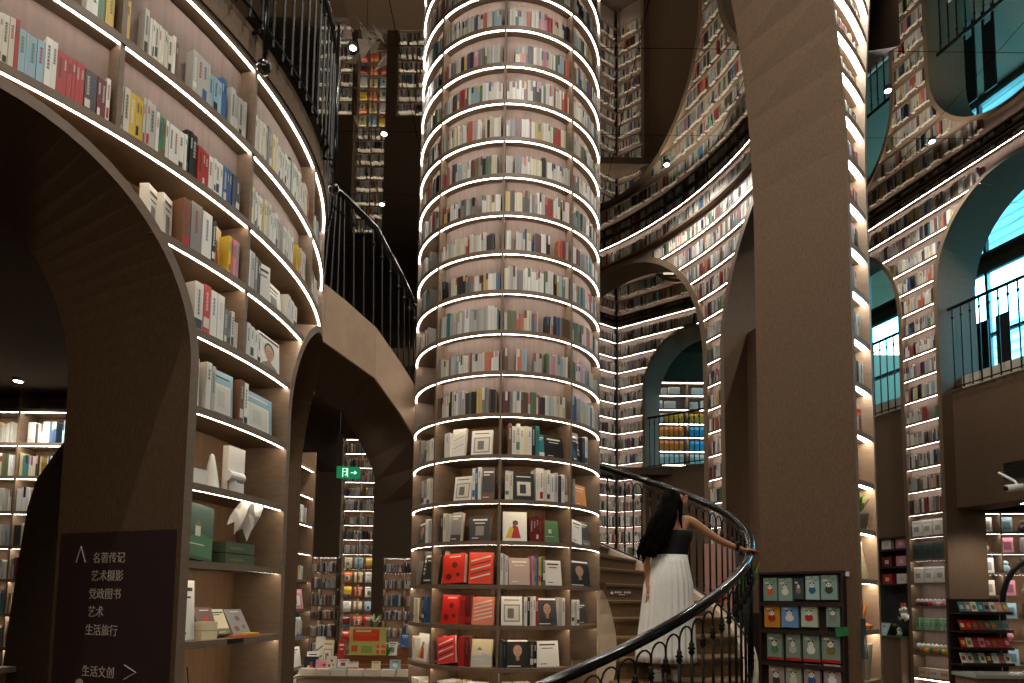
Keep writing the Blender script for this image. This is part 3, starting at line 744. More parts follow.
# row 7: z 2.92-3.28
csp(7, q(417.5), q(421), 1, 'grey'); cfc(7, q(421.5), q(427), 'dark grey', 'dark picture book', .62, 'bands'); csp(7, q(428), q(437), 2, ['ivory', 'white'], .66)
csp(7, q(447.5), q(453), 1, 'white', .7); cfc(7, q(453.5), q(467), 'white', 'white cover with black brush drawing', .8, 'strokes', 'pale grey', turn=.2); cfc(7, q(473), q(493), 'white', 'white cover with framed print', .7, 'frame', 'grey')
csp(7, q(507), q(535.5), 8, ['brown', 'white', 'ivory', 'white', 'cream', 'white', 'black', 'teal'], .82); cfc(7, q(536), q(541), 'teal', 'narrow teal cover', .62, 'bands', 'white'); cfc(7, q(541.5), q(560), 'black', 'black cover', .62, None)
bk = cfc(7, q(569), q(577.5), 'black', 'black boxed book', .86, None, t=.05); csp(7, q(578), q(584), 2, ['black', 'white'], .8)
# row 6
csp(6, q(423), q(436.5), 4, ['pale grey', 'grey', 'white', 'ivory'], .66)
cfc(6, q(457), q(474), 'white', 'white cover with framed print', .62, 'frame', 'grey'); csp(6, q(475), q(483), 3, ['white', 'blue', 'white'], .78); cfc(6, q(483.5), q(495), 'dark grey', 'dark cover with brown band', .8, 'bands', 'brown', t=.05)
csp(6, q(505), q(512), 2, ['white', 'ivory'], .72); cfc(6, q(513), q(532), 'black', 'black edged cover with grey panel', .66, 'frame', 'dark grey', d=.03); csp(6, q(533), q(546), 4, ['white', 'white', 'ivory', 'white'], .8); csp(6, q(546.5), q(563), 5, ['white', 'pale grey', 'dark grey', 'white', 'grey'], .72)
csp(6, q(568), q(570.5), 1, 'grey', .7); cfc(6, q(571), q(585), 'orange', 'plain orange cover', .56, None, 'orange', col=lin('#e08a1e'))
# row 5
cfc(5, q(416), q(427.5), 'dark grey', 'dark cover with grey picture', .66, 'portrait', 'black'); csp(5, q(429), q(435.5), 2, ['white', 'pale grey'], .68)
csp(5, q(445), q(453.5), 3, ['dark grey', 'cream', 'pale grey'], .78); cfc(5, q(454.5), q(464.5), 'grey', 'grey brown patterned book', .8, 'bands', 'dark grey', t=.05); cfc(5, q(472.5), q(492), 'dark grey', 'dark cover with white top strip', .68, 'block', 'grey')
cfc(5, q(503.5), q(526), 'white', 'white cover with a red and yellow figure', .8, 'figure', 'brown'); csp(5, q(528), q(541), 5, 'dark red', .68); cfc(5, q(541.5), q(556), 'green', 'grey green cover', .6, 'scene', 'green')
cfc(5, q(568), q(579), 'white', 'white cover leaning left', .66, None, lean=-.15); cfc(5, q(580), q(589), 'dark grey', 'dark grey plastic wrapped book', .7, 'bands', 'grey', t=.05)
# row 4
csp(4, q(418.5), q(422), 1, 'grey', .68); bk2 = cfc(4, q(423), q(447), 'black', 'large black boxed set, white vertical title', .88, None, 'black', t=.06)
cfc(4, q(447.5), q(469), 'red', 'bright red cover with dark blots', .76, 'spots', 'dark red', lean=.06, t=.05, col=lin('#d3301c')); cfc(4, q(472.5), q(495), 'red', 'orange red cover with cream lines', .8, 'strokes', 'dark red', t=.06, col=lin('#d9401f'))
csp(4, q(501.5), q(508.5), 3, ['white', 'pale grey', 'white'], .78); cfc(4, q(509.5), q(529), 'ivory', 'rosy beige cover with thin lines', .68, None, 'grey', col=lin('#bfa595')); csp(4, q(530), q(542), 6, ['pink', 'grey', 'blue', 'yellow', 'green', 'olive'], .72); cfc(4, q(543), q(559), 'white', 'white cover with small brown corner print', .64, None)
cfc(4, q(567.5), q(590), 'black', 'black cover with a man\'s portrait', .7, 'portrait', 'black')
# row 3
csp(3, q(414), q(423), 2, ['ivory', 'cream'], .72); csp(3, q(423.5), q(432.5), 3, ['grey', 'dark grey', 'blue'], .74)
cfc(3, q(446.5), q(464), 'red', 'vivid red cover with dark blots', .8, 'spots', 'dark red', t=.05, col=lin('#cc1f17')); csp(3, q(465), q(475.5), 2, ['red', 'dark red'], .82); cfc(3, q(476), q(497), 'orange', 'salmon orange cover with pale square', .76, 'strokes', 'ivory', col=lin('#d87a5c'))
cfc(3, q(503), q(522.5), 'white', 'white cover with grey picture and orange edge', .78, 'frame', 'grey'); csp(3, q(523.5), q(536), 5, ['white', 'black', 'ivory', 'white', 'red'], .8); cfc(3, q(536.5), q(554.5), 'grey', 'dark grey cover with a man\'s portrait', .76, 'portrait', 'dark grey', t=.05, col=lin('#46484b')); csp(3, q(555), q(561), 2, ['pale grey', 'white'], .76)
csp(3, q(567.5), q(575.5), 3, ['white', 'pale grey', 'white'], .74); cfc(3, q(576), q(585.5), 'dark grey', 'small dark bottle green book', .62, 'bands', 'dark grey', t=.05)
# row 2
csp(2, q(407.5), q(418), 4, ['ivory', 'cream', 'ivory', 'white'], .7, lean=.12); cfc(2, q(418.5), q(432.5), 'white', 'pale cover with grey figures', .78, 'figure', 'grey')
cfc(2, q(438.5), q(447.5), 'red', 'glossy dark red book', .78, 'bands', 'dark red', t=.05, col=lin('#a3161a')); cfc(2, q(445), q(463), 'red', 'red and white cover leaning right', .72, 'strokes', 'dark red', lean=.16, d=.02, col=lin('#cf3a35')); csp(2, q(465), q(475.5), 2, ['red', 'dark red'], .8); cfc(2, q(476), q(495.5), 'cream', 'cream cover with grey patch', .72, 'scene', 'pale grey')
csp(2, q(501.5), q(508), 2, ['dark grey', 'black'], .74); cfc(2, q(508.5), q(528.5), 'black', 'black cover, grey haired man in suit', .74, 'portrait', 'black'); csp(2, q(529), q(535), 2, ['dark grey', 'black'], .72); cfc(2, q(535.5), q(557), 'white', 'cream white cover with faint lines', .68, None)
# row 1
csp(1, q(413), q(434), 4, ['cream', 'ivory', 'white', 'cream'], .6); csp(1, q(445), q(470), 4, ['ivory', 'white', 'pale grey', 'cream'], .7); cfc(1, q(472), q(492), 'white', 'plain white cover', .7, 'bands', 'red'); csp(1, q(504), q(530), 5, ['white', 'grey', 'blue', 'ivory', 'white'], .72)
# vertical titles on the two black boxed sets
def vert_title(o, body, x, z, s):
    for i, ch in enumerate(body):
        flat_text(ch, (x, -.004, z-s*1.12*i), (1, 0, 0), (0, 0, 1), s, WHITEM, None).parent = o
def orient_title(o, body, s, frac):
    # local axes of the cover
    vs = [v.co for v in o.data.vertices]; X = (vs[1]-vs[0]).normalized(); Z = (vs[4]-vs[0]).normalized(); N = X.cross(Z)
    w = (vs[1]-vs[0]).length; h = (vs[4]-vs[0]).length
    for i, ch in enumerate(body):
        p = vs[0]+X*(w*frac-s*.5)+Z*(h*.86-s*1.15*(i+.5))+N*.002
        flat_text(ch, p, X, Z, s, WHITEM, None).parent = o
orient_title(bk2, '大国人物传', .036, .13)
orient_title(bk, '大国人物传', .036, .8)

# ================================================================ RIGHT PIER
RP = Arc(.5, 7.5, 3.4, -1)
RPL = [.2, .58, .97, 1.36, 1.75, 2.14, 2.52, 2.91, 3.3, 3.68, 4.07, 4.43, 4.8, 5.17, 5.53, 5.88, 6.2, 6.55, 6.9, 7.25, 7.6, 7.95, 8.3, 8.65]
RPA = [(-91.3, 40, 0, 4.9, 3.8), (-3.8, 40, 0, 4.9, 3.8)]
rp = bookcase('pier_bookcase', 'tall brown pier with narrow lit curved shelves up its right side', 'bookcase', RP, -88, -14, RPL, .3, .8, RPA, [], 0, CEIL, (2.63, 4.85, 0),
              back=mat('light_beige_back', '#b5a48e', .6, noise=.08), mats=mat('light_wood_board', '#94806a', .5, noise=.12, nscale=(12, 12, 50)), matb=mat('light_wood_board', '#94806a'), ends=(False, False), frame_w=.045, led_w=.04, strong=lambda z: z > 3.2)
for i, z in enumerate(RPL[:-1]):
    hgt = RPL[i+1]-z-BT
    if z > 3.2 and z < 8: rows_books(RP, -51.3, -44.2 if z < 5 else -30, 1, z+BT, hgt, [], RPA, d=.05, fill=.97, dep=.06, hk=(.6, .72))

# display rack with toy packages on the pier's flat face
ra = -51.3*D2R; rr_ = Vector((math.cos(ra), math.sin(ra), 0)); rn = Vector((math.sin(ra), -math.cos(ra), 0)); rc = Vector((.5, 7.5, 0))
def rp_(r, z, e=0): return rc+rr_*r+rn*e+Vector((0, 0, z))
rk = thing('display_rack', 'dark brown wall rack with four ledges of hanging toy packages', 'rack', tuple(rp_(2.98, .5, .0)))
DARKW = mat('dark_walnut', '#2f211a', .5, noise=.2, nscale=(40, 40, 4))
m = MB(); m.box(rp_(2.63, .45, .0), rr_*.67, rn*.008, (0, 0, 1.38)); adopt(m.build('back_board', DARKW), rk)
for zz in (.82, 1.08, 1.345, 1.57):
    m = MB(); m.box(rp_(2.63, zz-.006, .004), rr_*.67, rn*.05, (0, 0, .01)); m.box(rp_(2.63, zz-.006, .05), rr_*.67, rn*.006, (0, 0, .035)); adopt(m.build('ledge', DARKW), rk)
m = MB(); m.box(rp_(2.615, .45, 0), rr_*.015, rn*.06, (0, 0, 1.38)); m.box(rp_(3.295, .45, 0), rr_*.015, rn*.06, (0, 0, 1.38)); m.box(rp_(2.615, 1.825, 0), rr_*.695, rn*.06, (0, 0, .02)); adopt(m.build('frame', DARKW), rk)
PK = [[(2.65, 2.775, 1.605, 1.795, '#7f9a8a', 'orange'), (2.785, 2.905, 1.605, 1.79, '#8aa394', 'white'), (2.915, 3.0, 1.62, 1.79, '#3c4a47', 'grey'), (3.012, 3.125, 1.617, 1.805, '#a3c0bc', 'blue'), (3.135, 3.265, 1.617, 1.81, '#88a79c', 'dark grey')],
      [(2.655, 2.795, 1.385, 1.58, '#c4852f', 'red'), (2.805, 2.95, 1.39, 1.583, '#6a93bd', 'white'), (2.97, 3.105, 1.4, 1.585, '#b6c0a5', 'red'), (3.17, 3.28, 1.407, 1.588, '#7d9689', 'grey')],
      [(2.675, 2.81, 1.12, 1.343, '#7f9181', 'green'), (2.838, 2.962, 1.125, 1.35, '#7f9181', 'pale grey'), (2.98, 3.115, 1.128, 1.357, '#7f9181', 'white'), (3.13, 3.275, 1.133, 1.365, '#7f9181', 'olive')],
      [(2.685, 2.82, .86, 1.09, '#a5908e', 'dark grey'), (2.832, 2.965, .882, 1.1, '#9aa08c', 'ivory'), (2.982, 3.115, .9, 1.108, '#a5908e', 'blue'), (3.14, 3.275, .918, 1.12, '#a5908e', 'white')]]
RN = ['top rack row', 'second rack row', 'third rack row', 'bottom rack row']
for ri, row in enumerate(PK):
    for ci, (r0, r1, z0, z1, hx, ac) in enumerate(row):
        c = lin(hx); w = r1-r0-.006; h = z1-z0; mb = MB(); o0 = rp_(r0, z0+.002, .012); V0 = Vector((0, 0, 0))
        mb.box(V0, rr_*w, rn*.03, (0, 0, h), c)
        o = mb.build('toy_package', COLM); o.location = o0
        tag(o, '%s toy packet with %s picture, %s from left, %s' % ({'#7f9a8a': 'sage', '#8aa394': 'pale sage', '#3c4a47': 'dark slate', '#a3c0bc': 'light aqua', '#88a79c': 'grey green', '#c4852f': 'amber', '#6a93bd': 'light blue', '#b6c0a5': 'greenish cream', '#7d9689': 'dull sage', '#7f9181': 'green', '#a5908e': 'mauve', '#9aa08c': 'khaki'}[hx], ac, ORD[ci], RN[ri]), 'toy package', 'hanging toy packages')
        a = MB(); e = rn*.0305
        def RR(x, z, ww, hh, cc): a.box(V0+rr_*w*x+Vector((0, 0, h*z))+e, rr_*w*ww, rn*.001, (0, 0, h*hh), cc)
        RR(.06, .9, .88, .07, shade(c, 1.35)); RR(.4, .93, .2, .03, PD['black'])
        if ri == 2: RR(0, .0, 1, .1, PD['red'])
        N_ = rn
        ellipse(a, V0+rr_*w*.5+Vector((0, 0, h*.4)), rr_, Vector((0, 0, 1)), w*.26, h*.15, PD[ac], off=e*1.05)
        ellipse(a, V0+rr_*w*.5+Vector((0, 0, h*.6)), rr_, Vector((0, 0, 1)), w*.17, h*.1, PD['white'], off=e*1.1)
        for sx in (.38, .62): ellipse(a, V0+rr_*w*sx+Vector((0, 0, h*.69)), rr_, Vector((0, 0, 1)), w*.06, h*.035, PD['black'], 8, off=e*1.12); ellipse(a, V0+rr_*w*(.5+(sx-.5)*.5)+Vector((0, 0, h*.61)), rr_, Vector((0, 0, 1)), w*.035, h*.02, PD['black'], 8, off=e*1.14)
        RR(.12, .74, .3, .08, PD['ivory']); RR(.66, .78, .2, .05, shade(c, .6))
        a.build('printed_front', COLM, o)
m = MB(); m.box(rp_(3.285, 1.80, .001), rr_*.05, rn*.006, (0, 0, .035)); deco('wall_label', 'tiny white label on the pier above the rack corner', 'label', m, WHITEM, rp_(3.285, 1.8, 0))
m = MB(); m.box(rp_(3.26, 1.335, .07), rr_*.09+Vector((0, 0, .02)), rn*.003, (-.012, 0, .065)); deco('price_tag', 'bright green price tag sticking out at the rack\'s right side', 'tag', m, mat('green_card', '#2f8a4a', .5), rp_(3.26, 1.335, 0))

# items on the pier's side shelves
def rit(a, z, d=.06):
    O = RP.P(a, d, z); X = (RP.P(a+.1, d, z)-O).normalized(); Y = (RP.P(a, d+.1, z)-O).normalized(); return O, X, Y
O, X, Y = rit(-49.8, 2.91+BT); 
for k, (cn, h_) in enumerate((('white', .13), ('orange', .17), ('red', .2))):
    O, X, Y = rit(-48.6+.42*k, 2.91+BT, .03); book(O, X, Y, .02, .13, h_, cn, '%s spine of three books alone on a pier side shelf' % cn, 'three books on the pier side')

# ================================================================ WALL M (curved, behind the stairs)
WM = Arc(-2.5, 8.0, 6.25, 1)
ML = [round(3.58+.3965*k, 3) for k in range(-8, 14)]
MA = [(44, 19.8, 0, 5.6, 2.6), (-.4, 19.8, 0, 5.6, 2.6)]
MU = [64, 21.8, 34, 10]
wm = bookcase('curved_wall_bookcase', 'tall curved wall of lit book shelves between two arches behind the stairs', 'bookcase', WM, -12, 66, ML, .1, .6, MA, [], 0, CEIL, tuple(WM.P(22, 0, 0)),
              led_ok=lambda z: abs(z-8.34) > .1, frame_w=.1, led_w=.012, ends=(False, True))
for i, z in enumerate(ML[:-1]):
    rows_books(WM, -12, 66, -1, z+BT, ML[i+1]-z-BT, [54, 44, 34, 10, 0, -10], MA, fill=.98, d=.025, dep=.05, hk=(.56, .7))
rows_books(WM, 0, 66, -1, ML[-1]+BT, .17, [54, 44, 34, 10, 0, -10], [], fill=.97, d=.025, dep=.05, hk=(.75, .86))
m = MB(); sweep(m, WM, 4, 19.4, .45, .55, 0, 6.0); o = m.build('infill_wall', LINEN); tag(o, 'plain brown infill wall inside the arch beside the pier', 'wall', kind='structure')

# ================================================================ WALL V (far, folded)
VLl = [round(5.92+.41*k, 3) for k in range(-13, 8) if 5.92+.41*k < 8.85 and 5.92+.41*k > .3]+[8.9]
VR_ = Line(2.72, 16.5, -36.9, 1); VL_ = Line(2.72, 16.5, 213.5, -1)
VA = [(2.0, 1.2, 0, 6.9, 1.4)]
v1 = bookcase('folded_wall_bookcase', 'far straight wall of lit books seen through the arch, right wing with its own arch', 'bookcase', VR_, 0, 4.2, VLl, .1, .9, VA, [.02], 0, CEIL, (2.9, 16.3, 0), led_ok=lambda z: z < 8.85, frame_w=.08, led_w=.012, ends=(False, True))
v2 = bookcase('folded_wall_bookcase', 'far narrow wing of lit book shelves right beside the column', 'bookcase', VL_, 0, 2.2, VLl, .1, .3, [], [], 0, CEIL, (2.5, 16.3, 0), led_ok=lambda z: z < 8.85, led_w=.012, ends=(False, True), rear=False)
for i, z in enumerate(VLl[:-1]):
    rows_books(VR_, 0, 4.2, 1, z+BT, VLl[i+1]-z-BT, [.8], VA, fill=.98, d=.025, dep=.05, hk=(.56, .7))
    rows_books(VL_, 0, 2.2, -1, z+BT, VLl[i+1]-z-BT, [1.1], [], fill=.98, d=.025, dep=.05, hk=(.56, .7))
m = MB(); a, b = VR_.P(.8, .3, 0), VR_.P(3.2, .3, 0); m.box(a, b-a, VR_.P(.8, .5, 0)-a, (0, 0, 4.95)); o = m.build('infill_wall', LINEN); tag(o, 'plain brown parapet wall under the far arch balcony', 'wall', kind='structure')

def straight_railing(label, path, s0, s1, d, z0, z1, gap, m_=IRON, rr=.012):
    A = path.P(s0, d, z0); rt_ = thing('balcony_railing', label, 'railing', tuple(A))
    mm = MB(); mm.tube([path.P(s0, d, z1), path.P(s1, d, z1)], .03, 8); adopt(mm.build('handrail', RAILM), rt_)
    mm = MB(); mm.tube([path.P(s0, d, z0+.04), path.P(s1, d, z0+.04)], .012, 6); adopt(mm.build('bottom_rail', IRON), rt_)
    h = z1-z0-.03
    mm = MB(); mm.tube([(0, 0, 0), (0, 0, h)], rr, 6); mm.lathe((0, 0, h-.14), [(.012, -.03), (.026, 0), (.012, .03)], 8)
    pr = mm.build('baluster', m_, rt_); n = int((s1-s0)/gap)
    for k in range(n):
        bb = pr if k == 0 else pr.copy()
        if k: COL.objects.link(bb); bb.parent = rt_
        bb.location = path.P(s0+gap*(k+.5), d, z0)-A
    return rt_
straight_railing('black balcony railing in the far arch in front of yellow boxes', VR_, .8, 3.2, .12, 4.95, 6.25, .13)

# lit display behind the far arch
DP = Line(3.8, 17.3, 0, 1)
dl = [5.3, 5.68, 6.07, 6.45, 6.85, 7.25, 7.62]
dc = bookcase('display_bookcase', 'dark far display shelf holding rows of yellow, orange and blue boxes', 'bookcase', DP, 0, 1.9, dl, .3, .3, [], [1.02], 4.94, 7.7, (4.6, 17.4, 4.94), back=mat('dark_back', '#2a211b', .7), led_w=.06, led_ok=lambda z: z > 5.2, rear=False, frames=False)
YG = 'coloured boxes on the far display shelf'
cnames = {'yellow': '#e8b21e', 'orange': '#ee8a12', 'sky blue': '#2fa6d8', 'pale aqua': '#a9c4bf', 'white': '#dedbd2'}
plan = {5: [], 4: [('white', 0.2, .12, .24), ('white', .38, .3, .22), ('white', 1.1, .2, .2), ('white', 1.4, .15, .24)], 5: [('white', .3, .15, .2), ('white', .5, .3, .22), ('white', 1.15, .3, .2)]}
for lev, row in plan.items():
    for x, w, h_ in [(a, b, c) for _, a, b, c in row]:
        O = DP.P(x, .05, dl[lev]+BT); m = MB(); m.box(O, (w, 0, 0), (0, .12, 0), (0, 0, h_), PD['white']); o = m.build('carton', COLM); recenter(o, O)
        tag(o, 'white carton on far display shelf, %s the divider, %s, %s one' % ('left of' if x < 1 else 'right of', 'upper row' if lev == 5 else 'lower row', 'first' if x in (.2, .3, 1.1, 1.15) else 'second'), 'box', 'white cartons, far %s %s' % (('left', 'right')[x > 1], lev))
for lev, (ca, cb, nm_) in {3: ('yellow', 'yellow', 'top coloured row'), 2: ('orange', 'sky blue', 'second coloured row'), 1: ('orange', 'sky blue', 'third coloured row'), 0: ('pale aqua', 'pale aqua', 'lowest coloured row')}.items():
    for k in range(13):
        x = .1+.14*k
        if abs(x+.05-1.02) < .07: continue
        cn = ca if x < 1 else cb
        if lev == 3 and k == 1: cn = 'white'
        O = DP.P(x, .04, dl[lev]+BT); m = MB(); m.box(O, (.115, 0, 0), (0, .15, 0), (0, 0, .27), lin(cnames[cn])); m.box(O+Vector((.02, -.002, .2)), (.07, 0, 0), (0, .002, 0), (0, 0, .03), PD['ivory'])
        o = m.build('coloured_box', COLM); recenter(o, O); tag(o, '%s upright box behind the far railing, %s from the left, %s' % (cn, ORD[k], nm_), 'box', YG)

# ================================================================ WALL R (right)
WR = Line(7.0, 11.25, -72, 1)
RL = [round(3.94+.403*k, 3) for k in range(-8, 13)]+[8.9]
RA = [(-1.25, 1.2, 0, 6.8, 1.6), (1.97, 1.25, 0, 7.0, 1.48)]
wr_ = bookcase('right_wall_bookcase', 'slanting right wall of lit book shelves between two blue-lit arches', 'bookcase', WR, -3.6, 5.5, RL, .26, .9, RA, [], 0, CEIL, (7.1, 11, 0), led_ok=lambda z: z < 8.85, frame_w=.07, led_w=.012)
for i, z in enumerate(RL[:-1]):
    if z < 2.9: continue
    rows_books(WR, -3.6, 5.5, 1, z+BT, RL[i+1]-z-BT, [-2.5, -1.25, 2, 3.3, 4.4], RA, fill=.98, d=.025, dep=.05, hk=(.56, .7))
m = MB(); wallskin(m, WR, -3.6, 5.5, .1, 3.16, CEIL, RA, 50); adopt(m.build('upper_back_panel', BACK), wr_)
def wr_box(name, s0, s1, d0, d1, z0, z1, m_):
    mm = MB(); a = WR.P(s0, d0, z0); mm.box(a, WR.P(s1, d0, z0)-a, WR.P(s0, d1, z0)-a, (0, 0, z1-z0)); o = mm.build(name, m_); o['kind'] = 'structure'; return o
wr_box('trim_5', .72, 3.22, .25, .9, 3.2, 5.2, LINEN)
wr_box('trim_6', -2.45, -.05, .3, .45, 2.75, 5.2, LINEN)
wr_box('trim_7', -4, 6, .9, 3.6, 5.0, 5.2, LINEND)
straight_railing('black balcony railing in the large blue arch at right', WR, .74, 3.2, .2, 5.2, 6.62, .15)
straight_railing('black balcony railing in the narrow blue arch beside the pier', WR, -2.4, -.07, .25, 5.2, 6.62, .15)
# pale kerb upstand behind the rails and dark banners in the daylight room
PAN = mat('pale_kerb', '#b9b3a2', .7)
wr_box('trim_8', -2.4, 3.2, .5, .56, 5.2, 5.5, PAN)
for k, s in enumerate((.2, .56)):
    a = WR.P(s, 1.6, 5.2); m = MB(); e = WR.P(s+.22, 1.6, 5.2)-a; n_ = WR.P(s, 1.57, 5.2)-a
    m.box(a+Vector((0, 0, .3)), e, -n_, (0, 0, 1.3)); m.box(a, e*.2, -n_, (0, 0, .3)); m.box(a+e*.8, e*.2, -n_, (0, 0, .3))
    o = m.build('standing_banner', BLACKM); recenter(o, a); tag(o, ['black standing banner beyond the right balcony rail, left one', 'black standing banner beyond the right balcony rail, right one'][k], 'banner', 'black banners upstairs')

# ================================================================ SPIRAL RAIL AND STAIR
CX, CY = -.07, 6.8
def HZ(a): return 1.03+.0174*(a+82.9)
def HP(a, r, z): return Vector((CX+r*math.cos(a*D2R), CY+r*math.sin(a*D2R), z))
st = thing('staircase', 'brown wooden stair climbing beside the column inside the curved railing', 'staircase', (1.3, 5.6, 0))
NST = 15
def ys(i): return 5.46+.25*i
def stair_ends(i):
    z = .9+.175*i; a = (z+1.12-1.03)/.0174-82.9; o_ = HP(a, 2.39, 0)
    if i <= 5:
        y = ys(i); x = CX+math.sqrt(max(0, 1.04**2-(y-CY)**2)) if abs(y-CY) < 1.04 else .86
        n_ = Vector((max(x, .86), y, 0))
    else: n_ = HP(-4+12.5*(i-5), 1.04, 0)
    return n_, o_
for i in range(-4, 12):
    z1 = .9+.175*i; z0 = max(0, z1-.195); n0, o0 = stair_ends(i); n1, o1 = stair_ends(i+1)
    U = lambda v, z: Vector((v.x, v.y, z)); dd = (o0-n0).normalized(); fr_ = Vector((dd.y, -dd.x, 0))*.025
    n2, o2 = n1+(n1-n0).normalized()*.03, o1+(o1-o0).normalized()*.03
    m = MB(); m.hexa([U(n0, z0), U(o0, z0), U(o2, z0), U(n2, z0), U(n0, z1-.035), U(o0, z1-.035), U(o2, z1-.035), U(n2, z1-.035)])
    m.hexa([U(n0, z1-.035)+fr_, U(o0, z1-.035)+fr_, U(o2, z1-.035), U(n2, z1-.035), U(n0, z1)+fr_, U(o0, z1)+fr_, U(o2, z1), U(n2, z1)])
    sp = adopt(m.build('step', TREAD), st)
    m = MB(); m.box(U(n0, z1-.012)+fr_*1.06, o0-n0, fr_*-.1, (0, 0, .009)); adopt(m.build('nosing_strip', mat('pale_nosing', '#a98c64', .5)), st)
def stair_sign(x, i, label, w=.21):
    y = ys(i)-.001; z = .9+.175*i-.15
    m = MB(); m.box((x, y-.006, z), (w, 0, 0), (0, .005, 0), (0, 0, .085)); o = m.build('riser_sign', SIGNM); recenter(o, (x, y, z)); tag(o, label, 'sign')
    mm = MB()
    for k in range(9):
        if k != 4: mm.box((.06+.019*k, -.0075, .042), (.012, 0, 0), (0, .001, 0), (0, 0, .018)); 
    mm.box((.1, -.0075, .024), (.07, 0, 0), (0, .001, 0), (0, 0, .006)); mm.build('pale_marks', LETTER, o)['kind'] = 'stuff'
    mm = MB(); mm.ball((.03, -.007, .045), .014, 8, sc=(1, .1, 1)); mm.build('emblem', LETTER, o)
    return o
stair_sign(1.02, 5, 'dark notice strip on a stair riser left of the woman', .25)
stair_sign(1.47, 0, 'dark notice strip on the riser at the woman\'s feet', .25)
# pale curved stringer beside the column foot
m = MB(); pr = [(.785, 1.68), (.83, 1.6), (.87, 1.47), (.905, 1.3), (.915, 1.15), (.9, .98), (.86, .78), (.82, .5), (.8, 0)]
for (x0, z0), (x1, z1) in zip(pr, pr[1:]):
    m.hexa([(.78, 5.7, z1), (x1+.01, 5.62, z1), (x1+.03, 5.75, z1), (.78, 5.85, z1), (.78, 5.7, z0), (x0+.01, 5.62, z0), (x0+.03, 5.75, z0), (.78, 5.85, z0)])
adopt(m.build('pale_stringer', PALE), st)
# outer helical stringer with pale top
m = MB()
ss = samples(-104, 62, 3)
for a, b in zip(ss, ss[1:]):
    za, zb = max(HZ(a)-1.12, .12), max(HZ(b)-1.12, .12)
    m.hexa([HP(a, 2.37, max(0, za-.34)), HP(a, 2.5, max(0, za-.34)), HP(b, 2.5, max(0, zb-.34)), HP(b, 2.37, max(0, zb-.34)), HP(a, 2.37, za), HP(a, 2.5, za), HP(b, 2.5, zb), HP(b, 2.37, zb)])
adopt(m.build('outer_stringer', PALE), st)

rl = thing('stair_railing', 'sweeping black wrought iron stair railing with glossy handrail round the column', 'railing', tuple(HP(-60, 2.45, 0)))
m = MB(); m.tube([HP(a, 2.45, max(HZ(a), .75)) for a in samples(-104, 62, 2)], .04, 12, sq=(1.15, .85)); adopt(m.build('handrail', RAILM, None, True), rl)
m = MB(); m.tube([HP(a, 2.45, max(HZ(a), .75)-.045) for a in samples(-104, 62, 2)], .012, 6, sq=(1.4, .7)); adopt(m.build('under_rail', IRON), rl)
m = MB(); m.tube([HP(a, 2.45, max(HZ(a)-1.10, .14)) for a in samples(-104, 62, 3)], .011, 6); adopt(m.build('bottom_rail', IRON), rl)
# one baluster in local axes: x radial, y tangential; the scroll arch reaches to the next bar
STEP = 3.15
dt = 2.45*STEP*D2R; dzs = .0174*STEP
m = MB()
m.tube([(0, 0, 0), (0, 0, .86)], .0115, 8)
m.lathe((0, 0, .80), [(.012, -.045), (.026, -.022), (.016, -.008), (.031, .006), (.016, .02), (.02, .038), (.01, .055)], 10)
m.lathe((0, 0, .08), [(.009, -.03), (.018, 0), (.009, .03)], 8)
arc = []
for k in range(9):
    t = math.pi*k/8; arc.append((0, dt*.5*(1-math.cos(t)), .88+dzs*k/8+.115*math.sin(t)**.8 if 0 < k < 8 else .86+dzs*k/8))
m.tube(arc, .008, 6)
pb = m.build('baluster', IRON, rl, True)
n = int((62+102)/STEP)
for k in range(n):
    a = -102+STEP*k
    b = pb if k == 0 else pb.copy()
    if k: COL.objects.link(b); b.parent = rl
    b.location = HP(a, 2.45, max(HZ(a)-1.08, .0))-rl.location; b.rotation_euler = (0, 0, a*D2R)

# ================================================================ UPPER LEFT STAIR FLIGHT
fs = thing('stair_flight', 'pale underside and side of a stair flight descending between tower and column', 'staircase', (-1.6, 6.1, 3.9))
fp = [(-2.0, 5.7, 4.62), (-1.82, 5.9, 4.56), (-1.68, 6.1, 4.5), (-1.44, 6.4, 4.36), (-1.23, 6.7, 4.1), (-1.09, 6.9, 3.9), (-.98, 7.2, 3.68), (-.95, 7.6, 3.4)]
lo = [.55, .55, .55, .52, .53, .55, .56, .56]
inn = [(-2.9, 7.2), (-2.6, 7.3), (-2.3, 7.5), (-2.1, 7.7), (-1.95, 7.9), (-1.85, 8.1), (-1.8, 8.3), (-1.8, 8.6)]
m = MB()
for i in range(len(fp)-1):
    A, B_ = Vector(fp[i]), Vector(fp[i+1]); Ai, Bi = Vector((*inn[i], A.z)), Vector((*inn[i+1], B_.z)); la, lb = Vector((0, 0, -lo[i])), Vector((0, 0, -lo[i+1]))
    m.hexa([A+la, B_+lb, Bi+lb, Ai+la, A, B_, Bi, Ai])
adopt(m.build('soffit_slab', LINEND, None, False), fs)
m = MB()
for i in range(len(fp)-1):
    A, B_ = Vector(fp[i]), Vector(fp[i+1]); n_ = Vector((-(B_-A).y, (B_-A).x, 0)).normalized()*-.02; n_ = n_ if n_.y < 0 else -n_; la, lb = Vector((0, 0, -lo[i]-.01)), Vector((0, 0, -lo[i+1]-.01))
    m.hexa([A+la+n_, B_+lb+n_, B_+lb-n_*.1, A+la-n_*.1, A+n_, B_+n_, B_-n_*.1, A-n_*.1])
adopt(m.build('pale_stringer', mat('pale_brown_plaster', '#a58d74', .7, noise=.08, nscale=(10, 10, 10))), fs)
fr = thing('balcony_railing', 'black iron railing on the pale stair flight between tower and column', 'railing', (-1.68, 6.1, 4.5))
